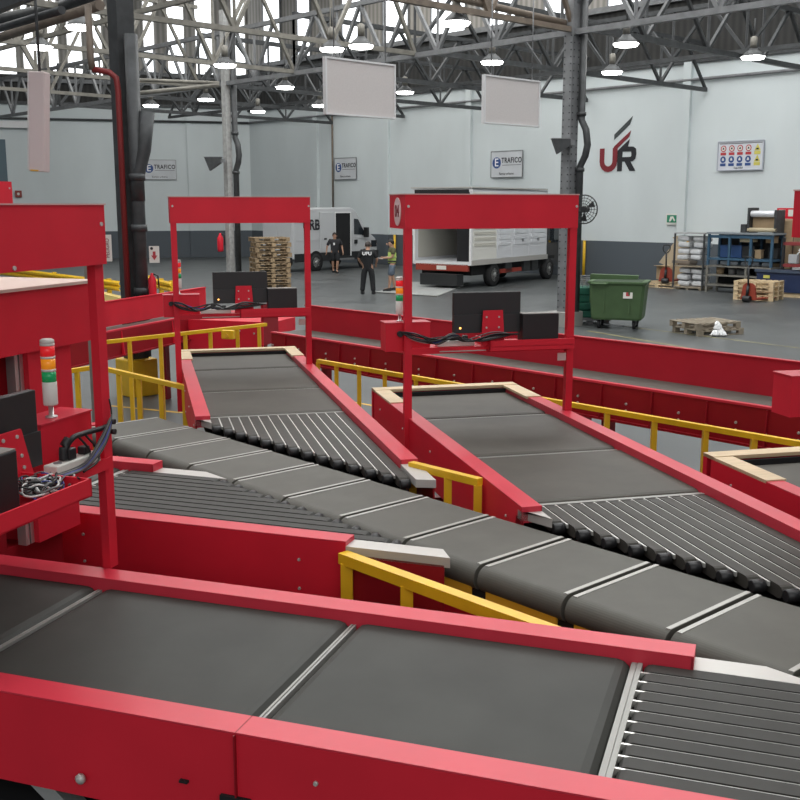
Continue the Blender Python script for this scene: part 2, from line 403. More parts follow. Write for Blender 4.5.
# ------------------------------------------------------------------ trusses
def truss(a, b, z0, z1, n, m, ch=.14, dg=.09):
    "a lattice girder from a to b (plan points), lower chord z0, upper chord z1"
    a0 = V((a.x, a.y, z0)); b0 = V((b.x, b.y, z0)); a1 = V((a.x, a.y, z1)); b1 = V((b.x, b.y, z1))
    mb = MB().beam(a0, b0, ch, ch).beam(a1, b1, ch, ch)
    for k in range(n):
        l0, l1 = a0.lerp(b0, k / n), a0.lerp(b0, (k + 1) / n); mid = a1.lerp(b1, (k + .5) / n)
        mb.beam(l0, mid, dg, dg).beam(mid, l1, dg, dg)
        mb.beam(l0, a1.lerp(b1, k / n), dg * .8, dg * .8)
    return mb
def roof_truss(*a, **k):
    global tn
    tn += 1; return struct(truss(*a, **k).build('trim_truss_%d' % tn, a[5] if len(a) > 5 else k['m']))
for k in range(6):
    al = 16.2 + 5.4 * k
    roof_truss(wp(al, 20.7, 0), wp(al, 35.5, 0), 7.1, 8.7, 5, STEELD)
for k in range(5):
    al = 16.2 + 5.4 * k
    roof_truss(wp(al, 6.0, 0), wp(al, 20.7, 0), 7.0, 9.6, 5, STEELL if k != 0 else STEELB, .12, .09)
roof_truss(wp(4, 20.7, 0), wp(50, 20.7, 0), 6.95, 8.6, 22, STEELM, .13, .09)
roof_truss(wp(4, 28.2, 0), wp(47, 28.2, 0), 7.2, 8.6, 18, STEELD, .12, .08)
roof_truss(wp(13, 8.1, 0), wp(48, 8.1, 0), 6.9, 8.6, 12, STEELD, .14, .1)
roof_truss(wp(20, 13.5, 0), wp(46, 13.5, 0), 7.5, 9.4, 10, STEELL, .11, .08)
# long pipes under the roof
trim(MB().tube([wp(16.3, 20.5, 7.15), wp(16.3, 4.0, 7.6)], .08, 8), STEELB)
trim(MB().tube([un(-20, 44, 6.0), un(100, 5, 6.0)], .085, 8), STEELB)
trim(MB().tube([un(-20, 24, 7.0), un(60, 8, 7.0), un(110, -12, 7.0)], .14, 8), STEELD)
trim(MB().beam(un(-30, 16, 5.6), un(70, -25, 5.6), .12, .2), STEELD)
trim(MB().tube([un(-20, 34, 5.6), un(62, 10, 5.6)], .06, 8), STEELD)
trim(MB().tube([un(140, 93, 6.2), un(219, 85, 6.5)], .07, 6), STEELL)
trim(MB().tube([un(140, 80, 6.6), un(219, 83, 6.6)], .06, 6), STEELL)

# ------------------------------------------------------------------ high-bay lamps
def bay_lamp():
    p = thing('high_bay_lamp', 'x', 'lamp', (0, 0, 0), 0, None)
    MB().lathe([(.30, 0), (.285, .06), (.2, .15), (.12, .21), (.1, .24)], n=20).build('reflector', STEELD, p)
    MB().lathe([(.27, -.03), (.31, .03)], n=20).build('lens', LAMP, p)
    MB().lathe([(.09, .24), (.09, .52), (.04, .55)], n=14).build('driver_housing', STEELL, p)
    MB().tube([(0, 0, .55), (0, 0, 1.0)], .02, 6).build('hanger', STEELD, p)
    return p
LAMPS = [((40, 48), 'lit high-bay lamp near the brown pipe at upper far left'), ((80, 28), 'lit high-bay lamp beside the upper end of the brown pipe'),
 ((151, 106), 'small lit high-bay lamp just above the far end wall beside the dark drain pipe'), ((206, 100), 'small lit high-bay lamp next to the slim column, on its window side'),
 ((225, 66), 'unlit-looking pale high-bay lamp crowning the slim far column'), ((258, 112), 'farthest small high-bay lamp, low above the wall corner'),
 ((285, 88), 'lit high-bay lamp between the slim column and the first hanging panel'), ((332, 50), 'high-bay lamp with tall neck, first of the pair over the hanging panel'),
 ((361, 47), 'brightest high-bay lamp of the pair over the hanging panel'), ((320, 106), 'small high-bay lamp partly hidden behind the hanging panel'),
 ((492, 63), 'lit high-bay lamp right above the smaller hanging panel'), ((405, 93), 'dim high-bay lamp between the two hanging panels'),
 ((626, 45), 'bright high-bay lamp over the red and black wall logo, the nearer one'), ((612, 73), 'lower and smaller high-bay lamp over the red and black wall logo'),
 ((753, 58), 'bright high-bay lamp over the safety notice board'), ((456, 24), 'wide bright high-bay lamp in front of the high windows')]
L0 = bay_lamp()
for i, ((u, v), lb) in enumerate(LAMPS):
    o = L0 if i == 0 else copy_tree(L0)
    o.location = un(u, v, 6.75); o['label'] = lb; o['group'] = 'high-bay lamps under the roof'
# ------------------------------------------------------------------ hanging panels
def hang_panel(u0, u1, v0, v1, Y, label):
    d, r = ax(47.0)   # faces follow the end-wall direction
    p0 = V(((u0 - 400) / 1068 * Y, Y, 0))
    # width along the cross direction chosen so the far edge falls at u1
    tan1 = (u1 - 400) / 1068
    s = (tan1 * p0.y - p0.x) / (d.x - tan1 * d.y)
    z1 = EYE + (205 - v0) / 1068 * Y * .985; z0 = EYE + (205 - v1) / 1068 * Y * .985
    p = thing('hanging_panel', label, 'panel', M=axes(p0 + V((0, 0, z0)), d, UP, r))
    h = z1 - z0
    MB().bb(0, s, 0, h, -.05, 0).build('panel_sheet', WHITEP, p)
    MB().bb(0, s, -.03, 0, -.06, .02).bb(0, s, h, h + .03, -.06, .02).bb(-.03, 0, -.03, h + .03, -.06, .02).bb(s, s + .03, -.03, h + .03, -.06, .02).build('panel_frame', WHITE, p)
    for x in (.12 * s, .88 * s): MB().tube([(x, h + .03, -.02), (x, h + max(.2, (7.0 - z1)), -.02)], .012, 5).build('hanging_wire', STEELM, p)
hang_panel(328, 394, 62, 114, 18, 'large blank white panel hanging under the roof, nearer one with lamp pair above')
hang_panel(483.5, 536, 79, 123, 20, 'smaller blank white panel hanging under the roof beside the riveted column')
# wifi style slab antenna
p = thing('slab_heater', 'long pale upright slab unit hung at a tilt beside the near column', 'panel', V((-5.06, 15.2, 3.36)), R(-12))
rt = Matrix.Rotation(R(4), 3, 'Y')
MB().box((0, 0, .72), (.24, .16, 1.36), rt, .015).build('housing', mat('pinkish white plastic', (.60, .50, .49), .5), p)
MB().box((-.13, .02, .74), (.06, .12, 1.34), rt).build('side_cover', WHITEP, p)
MB().box((-.07, -.09, .06), (.12, .01, .02), rt).build('badge', YELD, p)
MB().tube([(.05, 0, 1.35), (.05, 0, 3.0)], .02, 6).build('hanger', STEELD, p)
# wall door / cabinet on the end wall
struct(MB().bb(-14.4, -13.1, 3.9, 6.4, 0, .1).build('window_%d' % (wn + 1), mat('blue grey door', (.10, .15, .18), .5), matrix=WLm))
p = thing('alarm_box', 'small square red alarm box on the white end wall', 'box', M=axes(CORNER + dL * -12.6 + UP * 3.35 + rL * .05, dL, UP, rL))
MB().bb(-.17, .17, 0, .36, 0, .08).build('box_body', mat('brick red', (.25, .04, .03), .5), p)
MB().disc((0, .18, .08), .07, .02).build('push_button', OFFW, p)

# ------------------------------------------------------------------ wall signs
def wall_M(al, z, off=.06): return axes(fp(WAZ, al, WLAT - off, z), -dW, UP, -rW)
def trafico(M, w, h, label):
    p = thing('wall_sign', label, 'sign', M=M, group=None)
    MB().bb(0, w, 0, h, 0, .02).build('sign_board', mat('sign silver', (.58, .60, .62), .3, noise=.08, nscale=1.5), p)
    MB().bb(-.02, w + .02, -.02, 0, 0, .04).bb(-.02, w + .02, h, h + .02, 0, .04).bb(-.02, 0, 0, h, 0, .04).bb(w, w + .02, 0, h, 0, .04).build('sign_frame', STEELM, p)
    MB().disc((.18 * w, .56 * h, .02), .135 * w, .012).build('blue_disc', SBLUE, p)
    text('E', .27 * w, 'letter', TXTW, p, (.18 * w, .56 * h, .036), None, .004, bold=.004)
    text('TRAFICO', .175 * w, 'lettering', TXTB, p, (.66 * w, .64 * h, .026), None, .004, sx=.80, bold=.007, gap=1.16)
    MB().bb(.36 * w, .96 * w, .45 * h, .475 * h, .02, .026).build('small_print', STEELM, p)
    text('Banco urbano', .085 * w, 'script_line', STEELD, p, (.5 * w, .13 * h, .026), None, .003)
    return p
trafico(wall_M(32.15, 4.15), 1.8, 1.1, 'silver traffic sign with blue disc on the wall above the open truck')
trafico(wall_M(43.05, 4.25), 1.7, 1.05, 'silver traffic sign with blue disc on the wall above the white van')
trafico(axes(CORNER + dL * -5.98 + UP * 4.35 + rL * .06, dL, UP, rL), 1.8, 1.05, 'silver traffic sign with blue disc on the end wall beside the dark drain pipe')
# logo
p = thing('wall_logo', 'large dark red and black letter logo with slanted flag stripes painted on wall', 'logo', M=wall_M(26.32, 4.25, .01))
def ushape(x0, x1, y0, y1, t, n=8):
    r = (x1 - x0) / 2; cx = (x0 + x1) / 2; o = [(x0, y1)]; i = [(x0 + t, y1)]
    for k in range(n + 1):
        a = math.pi + math.pi * k / n; o.append((cx + r * math.cos(a), y0 + r + r * math.sin(a))); i.append((cx + (r - t) * math.cos(a), y0 + r + (r - t) * math.sin(a)))
    o.append((x1, y1)); i.append((x1 - t, y1))
    mb = MB()
    for k in range(len(o) - 1): mb.prism([o[k], o[k + 1], i[k + 1], i[k]], 0, .015)
    return mb
LS = 1.72 / 290
def lp(x, y): return ((x - 62) * LS, (430 - y) * LS)
def lpoly(mb, *pts): return mb.prism([lp(*q) for q in pts], 0, .015)
x0, y0 = lp(62, 432); x1, y1 = lp(206, 274)
ub = ushape(x0, x1, y0, y1, 38 * LS)
lpoly(ub, (170, 276), (206, 276), (296, 205), (308, 166), (180, 262)); ub.build('letter_mark', TXTR, p)
rb = MB(); lpoly(rb, (208, 428), (246, 428), (246, 262), (208, 292)); lpoly(rb, (246, 300), (246, 262), (300, 222), (288, 268), (330, 270), (322, 300))
lpoly(rb, (330, 270), (352, 284), (356, 318), (318, 318), (316, 300), (322, 300)); lpoly(rb, (356, 318), (350, 350), (328, 366), (312, 336), (318, 330), (318, 318))
lpoly(rb, (246, 336), (312, 336), (328, 366), (246, 366)); lpoly(rb, (266, 366), (312, 366), (354, 428), (308, 428))
rb.build('letter_mark', TXTB, p)
gb = MB(); lpoly(gb, (176, 220), (176, 186), (318, 74), (296, 128)); gb.build('flag_stripe', mat('logo grey', (.05, .06, .06), .5), p)
# safety board
p = thing('safety_board', 'white safety notice board with rows of red, blue and yellow pictograms', 'sign', M=wall_M(20.95, 4.2))
sw, sh = 1.92, 1.02; p.scale = (.92, .97, 1)
MB().bb(0, sw, 0, sh, 0, .02).build('sign_board', mat('board pale', (.62, .64, .68), .4), p)
MB().bb(-.03, sw + .03, -.03, 0, 0, .05).bb(-.03, sw + .03, sh, sh + .03, 0, .05).bb(-.03, 0, 0, sh, 0, .05).bb(sw, sw + .03, 0, sh, 0, .05).build('sign_frame', mat('grey blue frame', (.42, .44, .5), .4), p)
MB().bb(.05, sw - .05, .945, .975, .02, .026).build('title_line', STEELM, p)
text('Seguridad', .1, 'script_line', STEELD, p, (.9, .07, .024), None, .003)
for r_ in (0, 1):
    for c_ in range(4):
        cx, cy = .22 + c_ * .36, .78 - r_ * .40
        if r_ == 0:
            MB().disc((cx, cy, .02), .12, .008).build('sign_ring', SRED, p); MB().disc((cx, cy, .026), .085, .006).build('pictogram', OFFW, p)
            MB().prism([(cx - .04, cy - .03), (cx + .04, cy - .03), (cx + .02, cy + .05), (cx - .03, cy + .02)], .03, .036).build('symbol', TXTB, p)
        else:
            MB().disc((cx, cy, .02), .12, .008).build('pictogram', SBLUE, p)
            MB().prism([(cx - .05, cy - .04), (cx + .05, cy - .04), (cx + .035, cy + .03), (cx, cy + .07), (cx - .035, cy + .03)], .026, .034).build('symbol', OFFW, p)
        MB().bb(cx - .12, cx + .12, cy - .24, cy - .14, .02, .028).build('caption_bar', SRED if r_ == 0 else SBLUE, p)
    cx, cy = 1.68, .78 - r_ * .40
    MB().prism([(cx - .13, cy - .10), (cx + .13, cy - .10), (cx, cy + .14)], .02, .03).build('warning_triangle', SYEL, p)
    MB().bb(cx - .05, cx + .05, cy - .07, cy - .01, .03, .036).build('symbol', TXTB, p)
    MB().bb(cx - .13, cx + .13, cy - .24, cy - .12, .02, .028).build('caption_bar', SYEL, p)
p = thing('exit_sign', 'little green and white sign on the wall between logo and shelf racks', 'sign', M=wall_M(23.05, 2.2))
MB().bb(0, .52, 0, .42, 0, .03).build('sign_board', OFFW, p); MB().bb(.05, .47, .08, .36, .03, .04).build('green_field', SGRN, p)
MB().prism([(.15, .12), (.22, .12), (.3, .25), (.38, .12), (.42, .16), (.32, .32), (.2, .3)], .04, .046).build('symbol', OFFW, p)

# ------------------------------------------------------------------ infeed conveyors
W = 1.09   # clear width between the rails
def belt_slab(x0, x1, y0, y1, z, t=.1):
    r = t / 2; mb = MB(); prof = []
    for k in range(7): a = -math.pi / 2 + math.pi * k / 6; prof.append((y1 - r + r * math.cos(a), z - r + r * math.sin(a)))
    for k in range(7): a = math.pi / 2 + math.pi * k / 6; prof.append((y0 + r + r * math.cos(a), z - r + r * math.sin(a)))
    mb.prism(prof, x0, x1, 'x'); return mb
def infeed(p, width, edge, mats, segs, railL, railR, wood, strips=14, top=1.33, depth=.36, leg=True, z=ZB):
    """p: thing. local x across (0..width between the rails), y along (0 = belt/strip seam), edge(x)= y where the strips stop."""
    belt, strip = mats
    for a, b in zip(segs, segs[1:]):
        belt_slab(.004, width - .004, a + .012, b - .012, z).build('belt', belt, p)
        MB().bb(0, width, b - .011, b - .002, z - .06, z - .010).bb(0, width, b + .002, b + .011, z - .06, z - .010).build('seam_bar', SEAM2, p)
    MB().bb(0, width, -.03, -.012, z - .05, z - .006).bb(0, width, -.010, .010, z - .05, z - .008).build('seam_bar', SEAM2, p)
    pit = width / strips
    for k in range(strips):
        xc = (k + .5) * pit; y1 = -.035; y0 = edge(xc) ; hw = pit * .37
        hw = pit * .41
        s = belt_slab(xc - hw, xc + hw, y0 + .072, y1, z - .004, .06).build('strip_belt', strip, p)
        MB().lathe([(.024, xc - hw), (.030, xc - hw * .92), (.030, xc + hw * .92), (.024, xc + hw)], (0, y0 + .048, z - .036), 12, 'x').build('end_pulley', BLACK, s)
        xg = k * pit
        if k: MB().bb(xg - .0045, xg + .0045, edge(xg) + .09, -.02, z - .03, z - .008).build('guide_bar', WIRE, p)
    ya = max(edge(0), edge(width)); 
    # bed under the belts
    lo = min(railL[0], railR[0])
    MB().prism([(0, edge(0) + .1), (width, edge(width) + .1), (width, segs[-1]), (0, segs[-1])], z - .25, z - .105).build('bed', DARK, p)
    rw = .115
    for side, (r0, r1), s in ((0, railL, -1), (1, railR, 1)):
        x0 = 0 if side == 0 else width; xo = x0 + s * rw
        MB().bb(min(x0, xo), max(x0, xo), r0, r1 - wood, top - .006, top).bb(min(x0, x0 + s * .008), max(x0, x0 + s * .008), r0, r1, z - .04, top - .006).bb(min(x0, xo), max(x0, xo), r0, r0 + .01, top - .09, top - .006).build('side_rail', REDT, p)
        q0 = r0 if depth < .3 else r0
        MB().bb(min(xo, xo - s * .012), max(xo, xo - s * .012), r0 + .003, r1, top - depth, top - .007).build('side_panel', RED if depth > .3 and s < 0 else REDD, p)
        if wood: MB().bb(min(x0 - s * .02, xo), max(x0 - s * .02, xo), r1 - wood, r1 + .1, top - .012, top + .008).build('wood_trim', WOOD, p)
        for k in range(5):
            yy = r0 + .25 + (r1 - r0 - .5) * k / 4
            for zz in (top - .12, top - depth + .06): MB().lathe([(.009, 0), (.007, s * .007)], (xo, yy, zz), 8, 'x').build('bolt', SILV, p)
        # pale end shoe closing the rail against the sorter
        e0, e1 = edge(x0), edge(xo)
        if depth < .35 and side == 0: e0, e1 = max(e0, r0 - .5), r0 - .5
        if depth > .35 and side == 1: e0, e1 = max(e0, r0 - .36), max(e1, r0 - .40)
        zs = z if depth > .35 or side == 0 else ZB + .02
        if True:
            MB().prism([(x0, r0), (xo, r0), (xo, e1 - .03), (x0, e0 - .03)], zs - .03, zs + .02).build('end_shoe', SILV, p)
            MB().bb(min(xo, xo - s * .01), max(xo, xo - s * .01), e1, r0, z - .25, z - .02).build('shoe_side', SILV if depth < .35 and side == 1 else REDD, p)
    if wood:
        y1 = railR[1]; MB().bb(-rw, width + rw, y1 - .03, y1 + .1, top - .012, top + .012).build('wood_trim', WOOD, p)
        MB().bb(-rw, width + rw, y1 + .05, y1 + .1, top - depth, top - .012).build('end_panel', RED, p)
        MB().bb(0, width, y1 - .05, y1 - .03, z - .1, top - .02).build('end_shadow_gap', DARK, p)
    if leg:
        for x_ in (-.04, width + .04):
            for y_ in (max(railL[0], railR[0]) + .3, segs[-1] - .3): MB().bb(x_ - .05, x_ + .05, y_ - .05, y_ + .05, 0, top - depth).build('leg', REDD, p)
        MB().bb(-.04, width + .04, segs[-1] - .34, segs[-1] - .26, .35, .43).build('cross_brace', REDD, p)
# sorter far edge in infeed coordinates
SORT_FAR = 4.14; SORT_NEAR = 3.46
def edge_infeed(al0, lat0, target, az):
    dm, rm = ax(MAIN); d, r = ax(az)
    # point = d*(al0+y)+r*(lat0+x); lat in MAIN = target
    a, b = d.dot(rm), r.dot(rm)
    return lambda x: (target - b * (lat0 + x)) / a - al0
for k, lb in ((0, 'second red framed infeed conveyor, under the numbered scanning arch'), (-1, 'farther red framed infeed conveyor with narrow belts, beside the yellow handrails'), (1, 'partly visible red infeed conveyor with wood trimmed corner at the far right')):
    al0 = 5.375 - 2.94 * k; lat0 = 2.06 + 1.585 * k
    p = fthing('infeed_conveyor', lb, 'conveyor', INF, al0, lat0, 0, 'red infeed conveyors beyond the sorter')
    e = edge_infeed(al0, lat0, SORT_FAR + .055, INF)
    infeed(p, W, e, (BELTI, STRIP), [0, 1.15, 2.445, 3.48], (-.22, 3.5), (-1.96, 3.5), .62, depth=.38, top=1.335, z=1.285)
# foreground pair
FW = .925
for k, lb in ((0, 'nearest red infeed conveyor with wide black belts across the foreground'), (1, 'dark red infeed conveyor behind the nearest one, with ribbed strip belts')):
    al0 = .365 + 3.42 * k; lat0 = 2.80 + 1.86 * k
    p = fthing('infeed_conveyor', lb, 'conveyor', FG, al0, lat0, 0, 'red infeed conveyors on the near side of the sorter')
    e = edge_infeed(al0, lat0, SORT_NEAR - .07, FG)
    infeed(p, FW, e, (BELTD, STRIPD), [0, 1.115, 2.315, 3.5], (-1.94, 3.6), (-.21, 3.6), 0, strips=12, depth=.33, top=1.33, z=1.285)
    MB().bb(-.06, FW + .06, -1.6, 3.6, .45, .88).build('underside_shade', DARK, p)  # dark block added to give the shade beneath the conveyor
    if k == 0:
        MB().bb(-.1285, -.115, 1.098, 1.102, 1.0, 1.325).bb(-.115, 0, 1.098, 1.102, 1.3285, 1.3305).build('panel_joint', REDD, p)
        MB().bb(-.130, -.1165, 1.05, 1.155, 1.005, 1.115).build('cable_cutout', DARK, p)
        MB().bb(-.130, -.1165, 1.27, 1.30, 1.13, 1.138).build('slot', DARK, p)
        MB().lathe([(.018, 0), (.018, -.012), (.006, -.02)], (-.128, 2.02 - .35, 1.075), 10, 'x').build('screw', SILV, p)
        MB().prism([(1.9, 1.0), (1.35, .55), (1.45, .55), (2.0, 1.0)], -.05, .02, 'x').build('leg_brace', ALU, p)
    else:
        MB().bb(-.130, -.1165, .95, 1.06, 1.07, 1.19).build('cable_cutout', DARK, p)

# ------------------------------------------------------------------ sorter
p = fthing('cross_belt_sorter', 'long grey sorter line of short belt modules running diagonally through the middle', 'conveyor', MAIN, 0, SORT_NEAR, 0)
SWD = SORT_FAR - SORT_NEAR; PIT = .529
def module(y0, y1, z=ZB + .012, t=.13):
    r = t / 2; mb = MB(); prof = []
    for k in range(19): a = -math.pi / 2 + math.pi * k / 18; prof.append((SWD + .02 - r + r * math.cos(a), z - r + r * math.sin(a)))
    for k in range(19): a = math.pi / 2 + math.pi * k / 18; prof.append((-.02 + r + r * math.cos(a), z - r + r * math.sin(a)))
    mb.prism(prof, y0, y1, 'y')
    for f in mb.bm.faces: f.smooth = False
    return mb
for k in range(-3, 11):
    y0 = 1.70 + PIT * k
    b = module(y0 + .012, y0 + PIT - .012).build('belt_module', BELT, p)
    for yy in (y0 + .014, y0 + PIT - .038):
        MB().bb(.03, SWD - .03, yy, yy + .022, ZB + .008, ZB + .0145).build('edge_strip', SEAM, b)
    MB().bb(.0, .012, y0 + .05, y0 + PIT - .05, ZB - .17, ZB - .10).build('yellow_skirt', YELD, p)
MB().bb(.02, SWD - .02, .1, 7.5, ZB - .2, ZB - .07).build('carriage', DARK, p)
MB().bb(.03, .10, -.2, 7.52, ZB - .46, ZB - .21).bb(SWD - .1, SWD - .03, -.2, 7.52, ZB - .46, ZB - .21).build('frame_beam', RED, p)
MB().bb(-.02, .03, -.2, 7.52, ZB - .47, ZB - .44).build('frame_flange', REDD, p)
MB().bb(-.35, SWD - .38, 7.53, 7.62, ZB - .3, ZB + .02).build('end_beam', REDT, p)
for y_ in (.4, 2.6, 4.8, 7.2):
    for x_ in (.07, SWD - .07): MB().bb(x_ - .05, x_ + .05, y_ - .05, y_ + .05, 0, ZB - .45).build('leg', REDD, p)

# ------------------------------------------------------------------ far conveyor and its return wing
p = fthing('guide_conveyor', 'long low red walled conveyor running behind the infeeds', 'conveyor', MAIN, 0, 8.0, 0)
Y0, Y1 = -3.0, 11.45; RIBS = .567; RIB0 = 4.89 - 13 * RIBS
MB().bb(.05, .58, Y0, Y1, ZB - .1, ZB + .03).build('belt', BELT, p)
MB().bb(0, .06, Y0, Y1, 1.27, 1.29).bb(.05, .06, Y0, Y1, ZB - .1, 1.27).build('side_rail', REDT, p)
MB().bb(0.01, .02, Y0, Y1, .95, 1.27).bb(-.03, .06, Y0, Y1, .93, .95).build('side_panel', REDD, p)
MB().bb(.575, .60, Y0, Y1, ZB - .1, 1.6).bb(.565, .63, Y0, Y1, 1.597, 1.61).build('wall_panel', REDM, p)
yy = RIB0; k = 0
while yy < Y1:
    MB().prism([(-.03, .95), (.01, .95), (.01, 1.26), (-.005, 1.26)], yy - .008, yy + .008, 'y').build('rib', REDD, p)
    for zz in (1.05, 1.115): MB().lathe([(.013, 0), (.011, -.012)], (.01, yy + RIBS * .5, zz), 8, 'x').build('bolt', SILV, p)
    yy += RIBS; k += 1
MB().bb(-.025, -.021, Y0, Y1, .93, .942).build('lower_edge', YELD, p)
for y_ in (-.5, 1.9, 4.0, 6.3, 8.6, 10.9): MB().bb(.06, .16, y_ - .05, y_ + .05, 0, .95).bb(.45, .55, y_ - .05, y_ + .05, 0, .95).build('leg', REDD, p)
# return wing (az 19): from photo (106..197)
WG = 19.0
p = fthing('return_conveyor', 'short red sided return conveyor behind the farther scanning arch', 'conveyor', WG, 0, -8.7, 0)
MB().bb(-.04, 0, 10.2, 15.4, 1.25, 1.6).bb(-.05, .01, 10.2, 15.4, 1.595, 1.61).build('wall_panel', RED, p)
MB().bb(0, .5, 10.2, 15.4, 1.22, 1.24).build('belt', BELT, p)
MB().bb(.5, .56, 10.2, 14.2, 1.28, 1.3).build('side_rail', REDT, p)
MB().bb(.54, .56, 10.2, 14.2, .95, 1.28).bb(.5, .6, 10.2, 14.2, .93, .95).build('side_panel', REDD, p)
MB().bb(.52, .545, 10.2, 14.2, .95, 1.05).build('panel_cutout', RED, p)
for y_ in (10.8, 12.1, 13.4): MB().prism([(.55, .95), (.6, .95), (.565, 1.27), (.55, 1.27)], y_ - .01, y_ + .01, 'y').build('rib', RED, p)
for y_ in (10.6, 13.9):
    MB().bb(.05, .15, y_ - .06, y_ + .06, 0, 1.2).bb(.42, .52, y_ - .06, y_ + .06, 0, .95).build('leg', REDD, p)
# transfer section joining the two
p = fthing('transfer_section', 'red sloping transfer bed with cut corner between return and guide conveyors', 'conveyor', WG, 13.9, -8.1, 0)
MB().prism([(0, 0), (1.15, .0), (1.15, 1.2), (-.3, 1.4)], 1.0, 1.2).build('bed', RED, p)
MB().prism([(-.1, -.05), (1.2, -.05), (1.2, -.02), (-.1, -.02)], .8, 1.25).build('front_plate', RED, p)
MB().prism([(1.15, 0), (1.19, 0), (1.19, .5), (1.15, .5)], .9, 1.5).build('side_plate', REDD, p)
for k in range(5): MB().disc((.1 + k * .24, -.052, 1.08 + .03 * (k % 2)), .014, -.01, 'y', 8).build('bolt', SILV, p)
MB().bb(.2, .3, .2, .3, 0, 1).bb(.95, 1.05, .3, .4, 0, 1).build('leg', REDD, p)

# ------------------------------------------------------------------ handrails
def handrail(label, pts, z, posts, w=.05, drop=0.0, group='yellow handrails around the sorter'):
    a = V(pts[0]); p = thing('handrail', label, 'handrail', (a.x, a.y, 0), 0, group)
    L = [V((q[0] - a.x, q[1] - a.y, z)) for q in pts]
    for q0, q1 in zip(L, L[1:]): MB().beam(q0, q1, w, w * .9).build('top_rail', YEL, p)
    for t in posts:
        i = int(t); q = L[i].lerp(L[i + 1], t - i) if i < len(L) - 1 else L[-1]
        MB().beam((q.x, q.y, drop), (q.x, q.y, z - .02), w * .95, w * .95).bb(q.x - .07, q.x + .07, q.y - .07, q.y + .07, drop, drop + .01).build('post', YEL, p)
    return p
a, b = un(318, 361, 1.1), un(830, 449, 1.1)
handrail('long yellow handrail in front of the guide conveyor, seen past the numbered arch', [a, b], 1.1, [.0, .055, .12, .19, .27, .35, .43, .51, .59, .67, .75, .83, .9, .96])
a, b, c_ = un(70, 371, 1.2), un(97, 367, 1.2), un(192, 389, 1.2)
handrail('low yellow corner handrail in front of the first big arch post', [a, b, c_], 1.2, [.25, 1.02, 1.25, 1.47, 1.7, 1.93])
a, b = un(106, 342, 1.26), un(266, 324.5, 1.26)
handrail('yellow handrail along the return conveyor with yellow switch box', [a, b], 1.26, [.13, .31, .46, .62, .8, .95])
d_, r_ = ax(MAIN)
p = handrail('short yellow rail stub between the two far infeed conveyors', [un(411, 465, 1.31), un(480, 482, 1.31)], 1.31, [.03, .55, .97])
handrail('short yellow rail behind the nearest conveyor, beside the sorter', [un(343, 557, 1.26), un(575, 642, 1.26)], 1.26, [.02, .32], w=.06)
p = thing('switch_box', 'small yellow junction box clipped on the yellow handrail', 'box', un(229, 331, 1.26) + V((0, -.06, -.08)), R(-19))
MB().bb(-.09, .09, -.04, .04, -.02, .10, .01).build('box_body', YEL, p); MB().disc((0, -.05, .03), .025, -.012, 'y').build('button', YELD, p)
# yellow crash barriers in the distance
def barrier(label, u0, v0, u1, v1):
    a, b = un(u0, v0, .55), un(u1, v1, .55); d = b - a; L = d.length
    p = thing('crash_barrier', label, 'barrier', (a.x, a.y, 0), math.atan2(d.y, d.x), 'yellow crash barriers')
    prof = [(0, .0), (.06, .05), (.06, .1), (0, .15), (.06, .2), (.06, .25), (0, .3), (-.02, .3), (.03, .24), (.03, .21), (-.03, .15), (.03, .09), (.03, .06), (-.02, 0)]
    MB().prism([(-y_, .42 + z_) for y_, z_ in prof], 0, L, 'x').build('beam', YEL, p)
    for t in (.15, .6, .93): MB().bb(L * t - .06, L * t + .06, 0, .12, 0, .75).build('post', YEL, p)
barrier('yellow crash barrier behind the first big arch, nearest stretch', -25, 268, 120, 287)
barrier('short yellow crash barrier past the near dark column', 142, 281, 172, 288)
p = thing('wedge_block', 'pale yellow wedge block on the floor by the near column', 'block', un(113, 306, .0), R(8))
MB().prism([(-.35, 0), (.3, 0), (.3, .25), (-.35, .42)], -.3, .3, 'y').build('block_body', mat('dull yellow', (.62, .47, .16), .6), p)
MB().bb(-.3, .25, -.31, -.3, .04, .12).build('skirt', YELD, p)

# ------------------------------------------------------------------ scanning arches
def monitor_thing(label, M):
    p = thing('monitor', label, 'monitor', M=M, group='computer monitors on the arch shelves')
    MB().bb(-.27, .27, -.02, .02, 0, .31, .004).build('screen_housing', BLACKP, p)
    MB().bb(-.27, .27, -.033, -.02, 0, .14).build('rear_cover', mat('monitor back', (.022, .023, .024), .45), p)
    MB().bb(-.265, .265, .0205, .022, .02, .3).build('screen', GLASS, p)
    MB().disc((-.22, -.033, .04), .008, -.004, 'y').build('status_light', mat('amber light', (.9, .4, .1), .4, emit=(1, .45, .1), estr=3), p)
    return p
def pc_thing(label, M, hx=.16):
    p = thing('computer', label, 'computer', M=M, group='black computers on the arch shelves')
    MB().bb(-hx, hx, -.06, .06, 0, .232, .006).build('case', BLACK, p)
    MB().bb(-hx, hx, -.055, .055, .232, .236).build('case_lid', mat('case lid', (.22, .2, .18), .4), p)
    MB().bb(-.05, .09, -.08, -.062, .0, .01).build('label_plate', OFFW, p)
    return p
def tower(label, M):
    p = thing('signal_tower', label, 'signal light', M=M, group='stacked signal lights on the arches')
    MB().lathe([(.026, 0), (.026, .008), (.011, .012), (.011, .055)], n=12).build('stem', ALU, p)
    MB().lathe([(.029, .055), (.031, .062), (.031, .155), (.029, .157)], n=18).build('base_tube', OFFW, p)
    for z, m_ in ((.157, LGRN), (.212, LAMB), (.267, LRED)):
        MB().lathe([(.030, z), (.030, z + .045)], n=18).build('lens', m_, p)
        MB().lathe([(.031, z + .045), (.031, z + .055)], n=18).build('ring', OFFW, p)
    MB().lathe([(.031, .322), (.030, .336), (.02, .341)], n=18).build('cap', OFFW, p)
    return p
